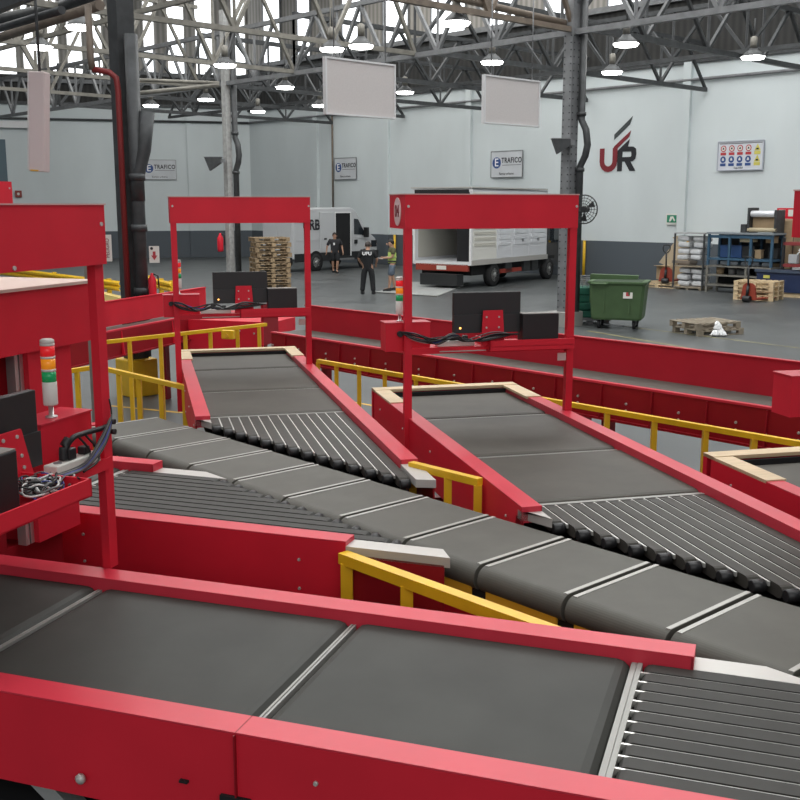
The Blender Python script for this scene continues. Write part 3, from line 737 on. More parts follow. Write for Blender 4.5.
def cables(label, M, pts_list):
    p = thing('cable_bundle', label, 'cables', M=M, group='cable bundles on the arch shelves')
    for pts, r_, m_ in pts_list: MB().tube(pts, r_, 6).build('cable', m_, p)
    return p
def strip_thing(label, M, L=.34):
    p = thing('power_strip', label, 'power strip', M=M, group='white power strips on the arch shelves')
    MB().bb(-L / 2, L / 2, -.035, .035, 0, .045, .006).build('strip_body', OFFW, p)
    for k in range(3):
        MB().disc((-L / 3 + k * L / 3, 0, .045), .018, .003).build('socket', STEELM, p)
    MB().bb(-.05, .0, -.025, .025, .045, .095, .008).build('plug', BLACK, p)
    MB().bb(.06, .1, -.02, .02, .045, .08, .006).build('plug', BLACK, p)
    return p
def spline(a, pts, n=6):
    "smooth run through pts"
    out = []; P = [V(q) for q in pts]
    for i in range(len(P) - 1):
        p0, p1, p2, p3 = P[max(i - 1, 0)], P[i], P[i + 1], P[min(i + 2, len(P) - 1)]
        for k in range(n):
            t = k / n; out.append(.5 * ((2 * p1) + (-p0 + p2) * t + (2 * p0 - 5 * p1 + 4 * p2 - p3) * t * t + (-p0 + 3 * p1 - 3 * p2 + p3) * t ** 3))
    out.append(P[-1]); return out
def arch_M(az, al, lat, z, x, y, flipx=1):
    d, r = ax(az); return axes(fp(az, al + y, lat + x, z), r, d, UP)
NAMES = {0: ('numbered', 'on the numbered arch'), -1: ('farther', 'on the farther arch'), 1: ('third', 'on the arch at the far right edge')}
for k, nm in ((0, 'red scanning arch with a round number plate over the second infeed conveyor'), (-1, 'red scanning arch over the farther infeed conveyor'), (1, 'partly visible red scanning arch at the far right edge')):
    al0 = 5.375 - 2.94 * k; lat0 = 2.06 + 1.585 * k
    gy = 2.28
    GA, GL = al0 + gy, lat0 + (.0 if k == -1 else .025); tx = .1 if k == -1 else (.035 if k == 0 else -.12)
    p = fthing('scanning_arch', nm, 'arch', INF, GA, GL, 0, 'red scanning arches over the infeed conveyors')
    for x_ in (-.146, 1.165):
        MB().bb(x_ - .028, x_ + .028, -.028, .028, .9 if x_ < 0 else 1.32, 2.77).build('post', RED, p)
    MB().bb(-.175, 1.195, -.036, .46, 2.765, 3.015).build('header_box', RED, p)
    MB().bb(-.18, 1.20, -.04, .465, 3.015, 3.023).build('header_highlight', mat('header edge highlight', (.62, .35, .33), .5), p)  # thin pale strip, the highlight along the header's top edge
    if k != 1:
        m = MB()
        for x_ in (-.15, 1.18): m.disc((x_, -.036, 2.93), .010, -.006, 'y', 10)
        m.build('rivet', SILV, p)
    # shelf
    MB().bb(-.148, 1.165, -.01, .32, 1.86, 1.872).bb(-.148, 1.165, -.02, -.005, 1.825, 1.872).build('shelf', RED, p)
    MB().bb(.47, 1.16, -.12, -.108, 1.845, 1.925).bb(.47, .482, -.12, .25, 1.85, 1.925).bb(.47, 1.16, -.12, .3, 1.873, 1.88).build('shelf_tray', RED, p)
    MB().bb(.1, .47, -.03, -.02, 1.838, 1.845).build('light_edge', SILV, p)
    # bracket for monitor
    MB().prism([(.435, 2.15), (.59, 2.15), (.61, 1.88), (.42, 1.88)], -.06, -.048, 'y').build('monitor_bracket', RED, p)
    m = MB()
    for x_, z_ in ((.46, 2.1), (.56, 2.1), (.46, 2.02), (.56, 2.02)): m.disc((x_, -.06, z_), .008, -.004, 'y', 8)
    m.build('bracket_screw', SILV, p)
    # control box
    MB().bb(-.33 + tx * .6, .02 + tx * .6, .034, .2, 1.845, 2.06).build('control_box', RED, p)
    MB().bb(-.335 + tx * .6, .025 + tx * .6, .03, .205, 2.06, 2.066).build('control_box_lid', REDT, p)
    MB().disc((-.2, .034, 1.98), .022, -.03, 'y', 12).build('cable_gland', BLACK, p)
    MB().bb(1.06, 1.13, -.03, -.026, 1.74, 1.80).build('paper_tag', mat('tag', (.6, .45, .42), .6), p)
    if k == 0:
        # number plate on the side of the header
        m = MB().lathe([(.105, 0), (.105, -.006)], (-.175, .19, 2.89), 28, 'x').build('number_plate', mat('pink white', (.72, .55, .54), .5), p)
        text('04', .13, 'number', TXTR, p, (-.183, .19, 2.89), (R(90), 0, R(-90)), .002)
    where = NAMES[k][1]
    if k != 1:
        monitor_thing('black monitor seen from behind ' + where, arch_M(INF, GA, GL, 1.975, .485, .02))
        pc_thing('black computer box beside the monitor ' + where, arch_M(INF, GA, GL, 1.885, .895, -.02), .148)
        strip_thing('white power strip with black plugs ' + where, arch_M(INF, GA, GL, 1.873, .24, .04), .3)
        c = []
        for q in range(11):
            y_ = -.04 + random.uniform(-.03, .05); x0 = -.2 + random.uniform(0, .1)
            c.append((spline(0, [(-.2, .06, .12), (-.1, y_ - .03, .12 - .06 * random.random()), (.05, y_, .03 + random.uniform(0, .05)), (.2, y_, .06 + random.uniform(0, .05)), (.33 + random.uniform(-.08, .08), y_ - .02, .05), (.5, y_ - .03, .06 + random.uniform(0, .06)), (.68 + random.uniform(-.05, .05), y_, .09)]), .0045 + .002 * (q % 2), [BLACK, BLACK, CABG, BLACK, CABB, BLACK, CABW][q % 7]))
        cables('tangle of black and white cables along the shelf ' + where, arch_M(INF, GA, GL, 1.875, 0, -.03), c)
    if k != 1: tower('stacked red amber green signal light ' + where, arch_M(INF, GA, GL, 2.066, -.215 + tx, .11))

# near arch on the nearest conveyor
p = fthing('scanning_arch', 'big red scanning arch nearest the camera with cluttered shelf', 'arch', FG, 2.72, 2.80, 0, 'red scanning arches on the near side')
for x_ in (1.072, -.11):
    MB().bb(x_ - .03, x_ + .03, -.018, .022, 1.33, 2.70).build('post', RED, p)
MB().bb(-.17, 1.10, -.04, .46, 2.69, 2.94).build('header_box', RED, p)
MB().bb(-.175, 1.105, -.045, .465, 2.94, 2.946).build('header_highlight', mat('header edge highlight', (.62, .35, .33), .5), p)  # highlight on the top edge, built as a pale strip
for x_, z_ in ((1.07, 2.86), (.5, 2.705), (.35, 2.702)): MB().disc((x_, -.04, z_), .009, -.006, 'y', 10).build('rivet', SILV, p)
MB().bb(-.11, 1.075, -.02, .3, 1.83, 1.84).bb(-.11, 1.075, -.03, -.018, 1.79, 1.84).build('shelf', RED, p)
MB().bb(-.2, .52, -.32, -.31, 1.835, 1.905).bb(.51, .52, -.32, .1, 1.835, 1.905).bb(-.2, .52, -.32, .1, 1.835, 1.842).build('shelf_tray', RED, p)
MB().prism([(.30, 2.075), (.53, 2.075), (.60, 1.84), (.22, 1.84)], .0, .012, 'y').build('monitor_bracket', RED, p)
for x_, z_ in ((.42, 2.05), (.50, 2.05), (.52, 1.97), (.53, 1.92)): MB().disc((x_, .0, z_), .008, -.005, 'y', 8).build('bracket_screw', SILV, p)
MB().bb(.76, 1.11, .09, .25, 1.84, 2.035).build('control_box', RED, p)
MB().bb(.755, 1.115, .085, .255, 2.035, 2.041).build('control_box_lid', REDT, p)
for z_ in (2.0, 1.955): MB().disc((1.08, -.035, z_), .012, -.018, 'y').build('button', BLACK, p)
aM = lambda x, y, z: arch_M(FG, 2.72, 2.80, z, x, y)
monitor_thing('black monitor seen from behind on the big near arch', aM(.41, .06, 1.895))
pc_thing('black computer box in front of the monitor on the big near arch', aM(.075, -.16, 1.843), .155)
strip_thing('white power strip on the big near arch shelf', aM(.84, -.0, 1.842), .3)
tower('stacked red amber green signal light on the big near arch', aM(.90, .14, 2.041))
c = []
for q in range(34):
    cx, cy = .43 + random.uniform(-.07, .05), -.18 + random.uniform(-.06, .08); rr = random.uniform(.05, .10); a0 = random.uniform(0, 6)
    c.append((spline(0, [(cx + rr * math.cos(a0 + t), cy + .6 * rr * math.sin(a0 + t), .02 + .05 * random.random()) for t in (0, .8, 1.6, 2.4, 3.2, 4.0, 4.8)], 4), .0028 + .0012 * (q % 3), [BLACK, CABW, BLACK, CABG, BLACK, CABG, CABB, BLACK, CABW][q % 9]))
cables('coiled tangle of thin cables in the tray of the big near arch', aM(0, 0, 1.845), c)
c = []
for q in range(6):
    z_ = .012 * q
    c.append((spline(0, [(.50 + .03 * q, -.14, .03), (.60, -.13 + .01 * q, .03), (.78, -.10, .02 + z_ * .4), (.94, -.07, .05 + z_), (1.04, -.05, .11 + z_), (1.085, -.035, .19), (1.08, -.03, .26)]), .0036, [BLACK, CABG, CABB, BLACK, CABG, BLACK][q]))
c.append((spline(0, [(.78, .0, .08), (.82, -.02, .135), (.90, -.02, .14), (1.0, -.03, .14), (1.07, -.03, .14)]), .012, BLACK))
c.append((spline(0, [(.78, .0, .05), (.785, .0, .10), (.81, -.01, .135)]), .020, BLACK))
c.append((spline(0, [(.90, -.02, .14), (.94, -.05, .07), (.92, -.07, .02), (.80, -.08, .0)]), .005, BLACK))
c.append((spline(0, [(.86, -.02, .135), (.91, -.04, .06), (.86, -.06, .02)]), .005, BLACK))
cables('looped black cables running from the power strip to the big arch post', aM(0, 0, 1.842), c)
# red sheet-metal cabinet behind the near arch
p = fthing('machine_cabinet', 'tall red sheet metal cabinet with pale top behind the near arch', 'cabinet', FG, 3.28, 2.9, 0)
MB().bb(.2, 1.76, .0, .7, 2.25, 2.545).build('upper_body', RED, p)
MB().bb(.19, 1.77, -.01, .71, 2.545, 2.56).build('pale_top', mat('pale pink top', (.58, .42, .36), .6), p)
MB().bb(1.22, 1.55, .02, .68, 1.30, 2.25).build('side_body', RED, p)
MB().bb(.6, 1.22, .4, .45, 1.3, 2.25).build('dark_opening', DARK, p)
for x_ in (1.16, 1.195): MB().bb(x_, x_ + .025, .05, .1, 1.3, 2.25).build('profile_post', ALU, p)
MB().bb(.98, 1.08, .1, .2, 1.3, 2.25).build('inner_frame', REDD, p)
MB().bb(.2, 1.5, .1, .6, .0, 1.30).build('plinth', REDD, p)
MB().lathe([(.05, 0), (.05, .012)], (.85, .1, 2.56), 14).build('vent_cap', OFFW, p)
m = MB(); m.disc((.95, -.0, 2.5), .014, -.01, 'y', 8).disc((.55, 0, 2.15), .014, -.01, 'y', 8); m.build('screw', SILV, p)
# aluminium post behind near arch
p = thing('profile_post', 'slim bare aluminium post standing behind the big near arch', 'post', V((-2.80, 9.5, 0)))
MB().bb(-.032, .032, -.032, .032, 0, 2.9).bb(-.09, .09, -.09, .09, 0, .012).build('post_shaft', STEELL, p)
MB().bb(-.034, .034, -.008, .008, .0, 2.88).build('groove', STEELM, p)
# farther red header at the far left edge
p = thing('scanning_arch', 'partly visible red scanning arch at the far left edge', 'arch', V((-5.30, 12.7, 0)), R(71 - 0), 'red scanning arches on the near side')
MB().bb(-1.2, .55, -.4, .1, 2.92, 3.22).build('header_box', RED, p)
for x_ in (-1.1, .5): MB().bb(x_ - .04, x_ + .04, -.04, .04, 0, 2.92).build('post', RED, p)
MB().disc((.5, -.4, 3.14), .012, -.008, 'y').build('rivet', SILV, p)
exec(compile(r'''
pass
''', 'x', 'exec')) if 0 else None

# ------------------------------------------------------------------ vehicles
def wheel(parent, x, y, r=.4, w=.26, side=1):
    o = MB().lathe([(r * .62, 0), (r * .9, 0), (r, side * .04), (r, side * (w - .04)), (r * .9, side * w), (r * .5, side * w)], (x - side * w, y, r), 26, 'x').build('wheel', TYRE, parent)
    MB().lathe([(r * .6, 0), (r * .56, side * -.05), (r * .25, side * -.04), (r * .2, side * .03), (0.02, side * .03)], (x, y, r), 20, 'x').build('hub', mat('wheel hub', (.35, .35, .34), .4, .5), o)
    return o
# box truck
TA = 34.0
dT, rT = ax(TA)
p = thing('box_truck', 'white box truck with open empty back parked by the wall', 'truck', V((3.5, 38.8, 0)), -R(TA))
b0, b1, TW, z0, z1 = -1.8, 4.2, 2.4, .95, 3.5
body = MB().bb(-.05, 0, b0, b1, z0, z1).bb(-TW, -TW + .05, b0, b1, z0, z1).bb(-TW, 0, b1 - .05, b1, z0, z1).bb(-TW, 0, b0, b1, z0 - .1, z0).bb(-TW, 0, b0, b1, z1 - .06, z1).build('cargo_box', TRKW, p)
MB().bb(-.06, .03, b0 - .02, b0 + .06, z0 - .1, z1).bb(-TW - .03, -TW + .06, b0 - .02, b0 + .06, z0 - .1, z1).bb(-TW, 0, b0 - .02, b0 + .06, z1 - .12, z1).bb(-TW, 0, b0 - .02, b0 + .06, z0 - .12, z0).build('rear_frame', WHITE, p)
MB().bb(-TW - .1, .04, b0 - .05, b1 - .1, z1 + .02, z1 + .07).build('roof_edge', SILV, p)
MB().bb(-TW + .06, -.08, b0 - .05, b0 + .2, z1 - .22, z1 - .02).build('rolled_door', BLACK, p)
# side panels with pressed ribs
for q, (ya, yb) in enumerate(((b0 + .1, .05), (.1, 1.15), (1.25, 2.6), (2.65, 4.15))):
    m = MB().bb(0, .012, ya, yb, z0 + .08, z1 - .1); n = 9
    mm = OFFW if q == 0 else TRKW
    f = m.build('side_panel', mm, p)
    m = MB()
    for kk in range(n):
        zz = z0 + .5 + kk * (z1 - z0 - .75) / n
        if q == 0: m.bb(.012, .03, ya + .12, yb - .1, zz + .05, zz + .15)
        else: m.prism([(ya + .15, zz + .04), (yb - .15, zz + .04), (yb - .12, zz + .1), (yb - .15, zz + .18), (ya + .15, zz + .18), (ya + .12, zz + .1)], .012, .035, 'x')
    m.build('panel_rib', mat('rib tan', (.52, .50, .44), .6) if q == 0 else TRKW, f)
for yy in (2.0, 3.3): MB().bb(.03, .06, yy, yy + .12, 1.58, 1.68).build('door_latch', STEELM, p)
MB().bb(.0, .05, b0, b1, z0 - .12, z0 + .06).build('lower_rail', SILV, p)
# inside cargo
MB().bb(-TW + .06, -.06, b1 - .1, b1 - .06, z0, z1 - .1).build('bulkhead', DARK, p)
MB().bb(-TW + .055, -TW + .07, b0 + .2, b1 - .1, z0 + .1, z1 - .3).build('inner_lining', mat('lining', (.42, .41, .36), .7), p)
MB().bb(-.75, -.06, b0 + .3, 1.2, z0, z1 - .4).build('cargo_curtain', DARK, p)
MB().prism([(-1.35, z0), (-.06, z0), (-.06, 2.7), (-.9, 2.6)], .1, 1.0, 'y').build('cargo_load', BLACK, p)
# chassis
MB().bb(-.45, -.35, b0, 5.2, .62, .84).bb(-TW + .35, -TW + .45, b0, 5.2, .62, .84).build('chassis_rail', mat('chassis red', (.28, .035, .02), .6), p)
MB().bb(-TW + .1, -.1, b0 - .02, b0 + .1, .62, .86).build('rear_beam', mat('chassis red', (.28, .035, .02), .6), p)
MB().bb(-1.4, -1.0, b0 - .03, b0 - .02, .66, .8).build('number_plate', OFFW, p)
MB().bb(-TW + .5, -.35, b0 - .35, b0 + .1, .12, .52).build('tail_step', BLACKP, p)
MB().bb(-TW + .1, -.2, b0 + .4, 4.6, .45, .84).build('underbody', DARK, p)
for yy in (.9, 2.4, 3.1): MB().bb(-.25, -.06, yy, yy + .5, .42, .82).build('chassis_box', STEELD, p)
MB().bb(-.12, -.06, .5, 2.2, .45, .6).build('side_guard', mat('chassis red', (.28, .035, .02), .6), p)
for yy in (0, 4.55): wheel(p, -.02, yy, .42, .28, 1); wheel(p, -TW + .02, yy, .42, .28, -1)
cab = MB().prism([(4.35, .5), (6.1, .5), (6.1, 1.35), (5.85, 2.35), (5.4, 2.55), (4.35, 2.55)], -TW + .2, -.2, 'x').build('cab', mat('dark cab', (.06, .062, .066), .4), p)
MB().prism([(4.7, 1.45), (5.75, 1.45), (5.6, 2.25), (4.7, 2.3)], -.2, -.185, 'x').build('cab_window', GLASS, cab)
MB().bb(-.12, -.04, 4.1, 5.0, .82, .95).build('mudguard', BLACKP, p)
MB().tube([(-.15, 5.6, 2.2), (.12, 5.7, 2.25), (.14, 5.7, 1.5), (-.15, 5.6, 1.5)], .02, 6).build('mirror_arm', BLACK, p)
MB().bb(.06, .2, 5.6, 5.72, 1.5, 2.1).build('mirror', BLACK, p)
# loading ramp plate lying on the floor
q = [un(376, 292.8), un(412, 282.5), un(470, 283.5), un(437, 297)]
cxy = sum(q, V()) / 4
p = thing('ramp_plate', 'pale steel loading ramp plate lying behind the open truck', 'ramp', cxy)
m = MB(); m.prism([(v_.x - cxy.x, v_.y - cxy.y) for v_ in (q[0], q[3], q[2], q[1])], .004, .03); m.build('plate', mat('ramp steel', (.36, .37, .36), .5, .2, noise=.1), p)
e0, e1 = q[0] - cxy, q[3] - cxy
MB().beam((e0.x, e0.y, .03), (e1.x, e1.y, .03), .06, .02).build('plate_lip', ALU, p)

# van
VA = 40.0
dV, rV = ax(VA)
o0 = V((-3.81, 47.84, 0)) - dV * 1.38
p = thing('delivery_van', 'white high roof delivery van with open sliding door and company letters', 'van', o0, -R(VA))
prof = [(0, .55), (0, 2.55), (.15, 2.72), (4.1, 2.75), (4.45, 2.6), (5.25, 1.75), (5.95, 1.35), (6.1, 1.1), (6.1, .5), (5.5, .45), (.3, .45)]
VWD = 2.0
p.scale = (1, .92, 1.03)
body = MB().prism(prof, -VWD, 0, 'x').build('body', VANW, p)
md = body.modifiers.new('bevel', 'BEVEL'); md.width = .07; md.segments = 3
MB().bb(0.0, .02, .05, 5.95, .42, .78).build('lower_cladding', BLACKP, p)
MB().bb(.0, .02, .2, 2.9, 1.32, 1.36).bb(0, .02, .2, 3.0, 2.1, 2.13).build('side_moulding', VANW, p)
MB().bb(.005, .06, 1.78, 2.88, .8, 2.55, .02).build('sliding_door', VANW, p)
MB().bb(.06, .09, 2.05, 2.2, 1.35, 1.42).build('door_handle', BLACK, p)
MB().bb(.004, .03, 2.88, 3.98, .62, 2.5).build('door_opening', DARK, p)
MB().bb(.03, .06, 2.83, 2.89, .6, 2.52).bb(.03, .06, 3.97, 4.03, .6, 2.52).bb(.03, .06, 2.83, 4.03, 2.5, 2.56).build('door_frame', WHITE, p)
MB().bb(.0, .14, 3.1, 4.15, .42, .5).build('step', STEELM, p)
MB().prism([(4.3, 1.55), (5.2, 1.5), (4.85, 1.9), (4.6, 2.22), (4.3, 2.25)], .0, .015, 'x').build('cab_window', GLASS, p)
MB().prism([(5.28, 1.74), (5.25, 1.8), (4.48, 2.58), (4.44, 2.58), (5.24, 1.72)], -VWD + .15, -.12, 'x').build('windscreen', GLASS, p)
MB().bb(0.0, .02, 4.28, 5.25, 1.36, 1.42).build('door_waist', VANW, p)
MB().bb(.02, .05, 4.3, 4.5, 1.12, 1.3).build('cab_door_handle', BLACK, p)
mi = MB().bb(.06, .3, 4.95, 5.1, 1.4, 1.85, .02).build('mirror', BLACK, p)
MB().bb(0, .08, 4.9, 5.05, 1.5, 1.56).build('mirror_arm', BLACK, mi)
MB().bb(-VWD + .1, .02, 5.9, 6.16, .42, .8).build('bumper', BLACKP, p)
MB().bb(-.35, .015, 5.6, 6.02, .95, 1.25).build('headlamp', GLASS, p)
for yy in (1.5, 5.1):
    MB().lathe([(.48, 0), (.48, .012)], (.012, yy, .4), 24, 'x').build('wheel_arch', DARK, p)
    wheel(p, .05, yy, .38, .24, 1); wheel(p, -VWD - .05, yy, .38, .24, -1)
MB().bb(-VWD + .08, -1.02, -.02, 0, .7, 2.5).bb(-.98, -.08, -.02, 0, .7, 2.5).build('rear_door', VANW, p)
MB().bb(-VWD + .1, -.1, -.05, .0, .42, .62).build('rear_bumper', BLACKP, p)
text('URB', .62, 'lettering', TXTB, p, (.014, 1.22, 1.98), (R(90), 0, R(90)), .006, bold=.018)
MB().prism([(.7, 2.26), (1.0, 2.5), (1.05, 2.42), (.72, 2.18)], .002, .016, 'x').prism([(.7, 2.42), (1.02, 2.64), (1.06, 2.57), (.72, 2.34)], .002, .016, 'x').build('flag_stripe', TXTR, p)

# ------------------------------------------------------------------ people
def skin_mesh(name, verts, edges, m, parent, root=0, sub=1):
    me = bpy.data.meshes.new(name); me.from_pydata([v[:3] for v in verts], edges, []); me.materials.append(m)
    o = bpy.data.objects.new(name, me); C.objects.link(o)
    sk = o.modifiers.new('skin', 'SKIN'); sk.use_smooth_shade = True
    for i, v in enumerate(verts):
        r_ = v[3]; r_ = r_ if isinstance(r_, tuple) else (r_, r_)
        me.skin_vertices[0].data[i].radius = r_; me.skin_vertices[0].data[i].use_root = (i == root)
    if sub: ss = o.modifiers.new('sub', 'SUBSURF'); ss.levels = sub; ss.render_levels = sub
    dg = bpy.context.evaluated_depsgraph_get(); dg.update()
    nm = bpy.data.meshes.new_from_object(o.evaluated_get(dg)); bpy.data.objects.remove(o)
    nm.materials.clear(); nm.materials.append(m)
    for f in nm.polygons: f.use_smooth = True
    o = bpy.data.objects.new(name, nm); C.objects.link(o); o.parent = parent
    return o
def person(label, loc, rz, pose, top, bottom, shoe, hair, shorts=False, vest=None, sleeve=.5):
    """faces local -y. pose: joint overrides"""
    P = dict(pel=(0, 0, .95), belly=(0, 0, 1.1), chest=(0, 0, 1.3), neck=(0, .01, 1.48), head=(0, -.01, 1.60), crown=(0, .0, 1.69),
             sL=(-.185, .01, 1.42), eL=(-.25, .02, 1.14), wL=(-.26, -.06, .90), sR=(.185, .01, 1.42), eR=(.25, .02, 1.14), wR=(.26, -.06, .90),
             hL=(-.095, 0, .90), kL=(-.11, -.02, .50), aL=(-.12, .02, .09), hR=(.095, 0, .90), kR=(.11, -.02, .50), aR=(.12, .02, .09))
    P.update(pose)
    p = thing('person', label, 'person', loc, rz)
    def lerp(a, b, t): return tuple(V(P[a]).lerp(V(P[b]), t))
    # body: one skinned figure, five fingers on each hand
    vs, es = [], []
    def add(pt, r_): vs.append((*pt, r_)); return len(vs) - 1
    def link(a, b): es.append((a, b)); return b
    i_p = add(P['pel'], (.13, .10)); i_b = add(P['belly'], (.13, .1)); i_c = add(P['chest'], (.155, .105)); i_n = add(P['neck'], .055); link(i_p, i_b); link(i_b, i_c); link(i_c, i_n)
    i_h = add(P['head'], (.078, .095)); i_k = add(P['crown'], (.06, .075)); link(i_n, i_h); link(i_h, i_k)
    for s in 'LR':
        a = add(P['s' + s], .06); link(i_c, a); b = add(P['e' + s], .043); link(a, b); c = add(P['w' + s], .028); link(b, c)
        w_, e_ = V(P['w' + s]), V(P['e' + s]); d = (w_ - e_).normalized(); pm = add(w_ + d * .06, (.036, .02)); link(c, pm)
        sd = d.cross(V((1, 0, 0))).normalized() if abs(d.x) < .8 else V((0, 1, 0)); nrm = d.cross(sd)
        for f in range(4):
            off = sd * (.028 - .018 * f); L = (.07, .08, .074, .058)[f]
            f0 = add(w_ + d * .075 + off, .0095); link(pm, f0); f1 = add(w_ + d * (.085 + L * .5) + off + nrm * .008, .0085); link(f0, f1); f2 = add(w_ + d * (.08 + L) + off * .9 + nrm * .026, .007); link(f1, f2)
        t0 = add(w_ + d * .035 + sd * .042, .011); link(c, t0); t1 = add(w_ + d * .08 + sd * .06 + nrm * .012, .009); link(t0, t1)
        a = add(P['h' + s], .088); link(i_p, a); b = add(P['k' + s], .058); link(a, b)
        cf = add(tuple(V(P['k' + s]).lerp(V(P['a' + s]), .35) + V((0, .015, 0))), .056); link(b, cf)
        c = add(P['a' + s], .036); link(cf, c); t = add((P['a' + s][0], P['a' + s][1] - .15, P['a' + s][2] - .045), .034); link(c, t)
    body = skin_mesh('body', vs, es, SKIN, p)
    hd = V(P['head']); cr = V(P['crown']); upv = (cr - hd).normalized()
    # face
    MB().prism([(-.014, -.02), (.014, -.02), (.0, .035)], -.125, -.085, 'y').build('nose', SKIN, p).location = hd + V((0, -.005, .0))
    m = MB()
    for s in (-1, 1): m.lathe([(.0, -.012), (.011, 0), (.0, .012)], (s * .033, -.086, .03), 8)
    m.build('eyes', BLACK, p).location = hd
    MB().bb(-.024, .024, -.1, -.08, -.048, -.038).build('mouth', mat('lips', (.25, .09, .07), .6), p).location = hd
    m = MB()
    for s in (-1, 1): m.lathe([(.006, s * .078), (.03, s * .085), (.026, s * .098), (.004, s * .1)], (0, .01, .005), 10, 'x')
    m.build('ear', SKIN, p).location = hd
    hb = MB(); bmesh.ops.create_uvsphere(hb.bm, u_segments=18, v_segments=12, radius=1)
    bmesh.ops.delete(hb.bm, geom=[v_ for v_ in hb.bm.verts if (v_.co.y < -.35 and v_.co.z < .45) or v_.co.z < -.55], context='VERTS')
    bmesh.ops.transform(hb.bm, matrix=Matrix.Translation(hd + V((0, .012, .055))) @ Matrix.Diagonal((.092, .112, .115, 1)), verts=hb.bm.verts)
    for f in hb.bm.faces: f.smooth = True
    hb.build('hair', hair, p)
    # shirt
    vs, es = [], []
    a0_ = add(tuple(V(P['pel']) + V((0, 0, -.17))), (.165, .13)); a = link(a0_, add(tuple(V(P['pel']) + V((0, 0, .03))), (.172, .132))); b = link(a, add(P['belly'], (.175, .134))); c = link(b, add(P['chest'], (.205, .138))); d = link(c, add(tuple(V(P['neck']) + V((0, 0, -.03))), .07))
    for s in 'LR':
        x = link(c, add(P['s' + s], .09)); y = link(x, add(lerp('s' + s, 'e' + s, sleeve + .0), .076)); y = link(y, add(lerp('s' + s, 'e' + s, sleeve + .42), .070))
    skin_mesh('shirt', vs, es, top, p)
    if vest:
        vs, es = [], []
        a0_ = add(tuple(V(P['pel']) + V((0, 0, -.04))), (.18, .145)); a = link(a0_, add(tuple(V(P['pel']) + V((0, 0, .06))), (.185, .146))); b = link(a, add(P['belly'], (.19, .148))); c = link(b, add(P['chest'], (.235, .17))); d = link(c, add(tuple(V(P['neck']) + V((0, 0, -.03))), .105))
        for s in 'LR': link(c, add(lerp('neck', 's' + s, .85), .092))
        vo = skin_mesh('safety_vest', vs, es, vest, p)
        for zz in (1.02, 1.16):
            MB().lathe([(.172, 0), (.172, .05)], (0, 0, 0), 20).build('vest_band', STEELD if zz < 1.1 else mat('vest tape', (.35, .36, .2), .5), vo)
            o_ = vo.children[-1]; bl = V(P['belly']); o_.location = (bl.x, bl.y, zz - .03); o_.scale = (1.06, .86, 1)
    vs, es = [], []
    a = add(tuple(V(P['pel']) + V((0, 0, .05))), (.145, .115)); b = link(a, add(tuple(V(P['pel']) + V((0, 0, -.06))), (.15, .12)))
    for s in 'LR':
        x = link(b, add(P['h' + s], .118))
        if shorts: y = link(x, add(lerp('h' + s, 'k' + s, .6), .105)); link(y, add(lerp('h' + s, 'k' + s, 1.02), .1))
        else:
            y = link(x, add(P['k' + s], .092)); y = link(y, add(lerp('k' + s, 'a' + s, .6), .082)); link(y, add(lerp('k' + s, 'a' + s, 1.02), .08))
    skin_mesh('shorts' if shorts else 'trousers', vs, es, bottom, p)
    for s in 'LR':
        A = V(P['a' + s])
        m = MB().prism([(-.045, .08), (.045, .08), (.052, -.06), (.045, -.17), (.0, -.205), (-.045, -.17), (-.052, -.06)], 0, .075)
        for v_ in m.bm.verts:
            if v_.co.z > .01 and v_.co.y < -.08: v_.co.z = .05
            if v_.co.z > .01 and v_.co.y > -.08: v_.co.z = .11
        bmesh.ops.bevel(m.bm, geom=m.bm.edges[:], offset=.012, segments=2, affect='EDGES')
        o_ = m.build('shoe', shoe, p); o_.location = (A.x, A.y, max(0, A.z - .09))
    p.scale = (1.1, 1.1, 1)
    return p
HAIR = mat('dark hair', (.015, .012, .01), .6)
HAIRG = mat('short dark hair', (.05, .04, .035), .6)
BLKC = mat('black cloth', (.010, .011, .013), .85)
GREYC = mat('dark grey cloth', (.022, .022, .026), .85)
DENIM = mat('grey denim', (.10, .13, .17), .85, noise=.2, nscale=20)
OLIVE = mat('olive cloth', (.10, .10, .05), .85)
VEST = mat('hi-vis yellow', (.45, .60, .14), .6)
pb = person('person in black seen from behind, standing with white letters on the back', un(368, 294), R(172), dict(eL=(-.29, .0, 1.16), wL=(-.22, -.2, .98), eR=(.29, .0, 1.16), wR=(.22, -.2, .98), head=(0, -.05, 1.585), crown=(0, -.07, 1.67), kL=(-.14, -.01, .5), aL=(-.17, .02, .09), kR=(.14, -.01, .5), aR=(.17, .02, .09)), BLKC, BLKC, BLACK, HAIRG)
text('UPU', .15, 'shirt_lettering', TXTW, pb, (0, .150, 1.35), (R(90), 0, R(180)), .012, bold=.004)
pv = person('person in yellow safety vest and shorts reading a sheet on the ramp plate', un(392, 291.5), R(-78), dict(eL=(-.22, -.05, 1.15), wL=(-.12, -.25, 1.12), eR=(.22, -.03, 1.15), wR=(.1, -.25, 1.12), head=(0, -.05, 1.59), crown=(0, -.05, 1.68), aL=(-.1, .1, .09), kL=(-.1, .03, .5), aR=(.1, -.12, .09), kR=(.1, -.08, .5)), OLIVE, DENIM, BLACK, HAIR, shorts=True, vest=VEST, sleeve=.3)
pv.location.z = .03
p = thing('paper_sheet', 'white paper sheet held by the person in the safety vest', 'paper', pv.location + V((-.46, -.09, 1.13)), R(10))
MB().box((0, 0, 0), (.3, .2, .008), Matrix.Rotation(R(12), 3, 'Y')).build('sheet', PAPER, p)
MB().box((.0, 0, -.008), (.31, .21, .008), Matrix.Rotation(R(12), 3, 'Y')).build('clip_board', WHITE, p)
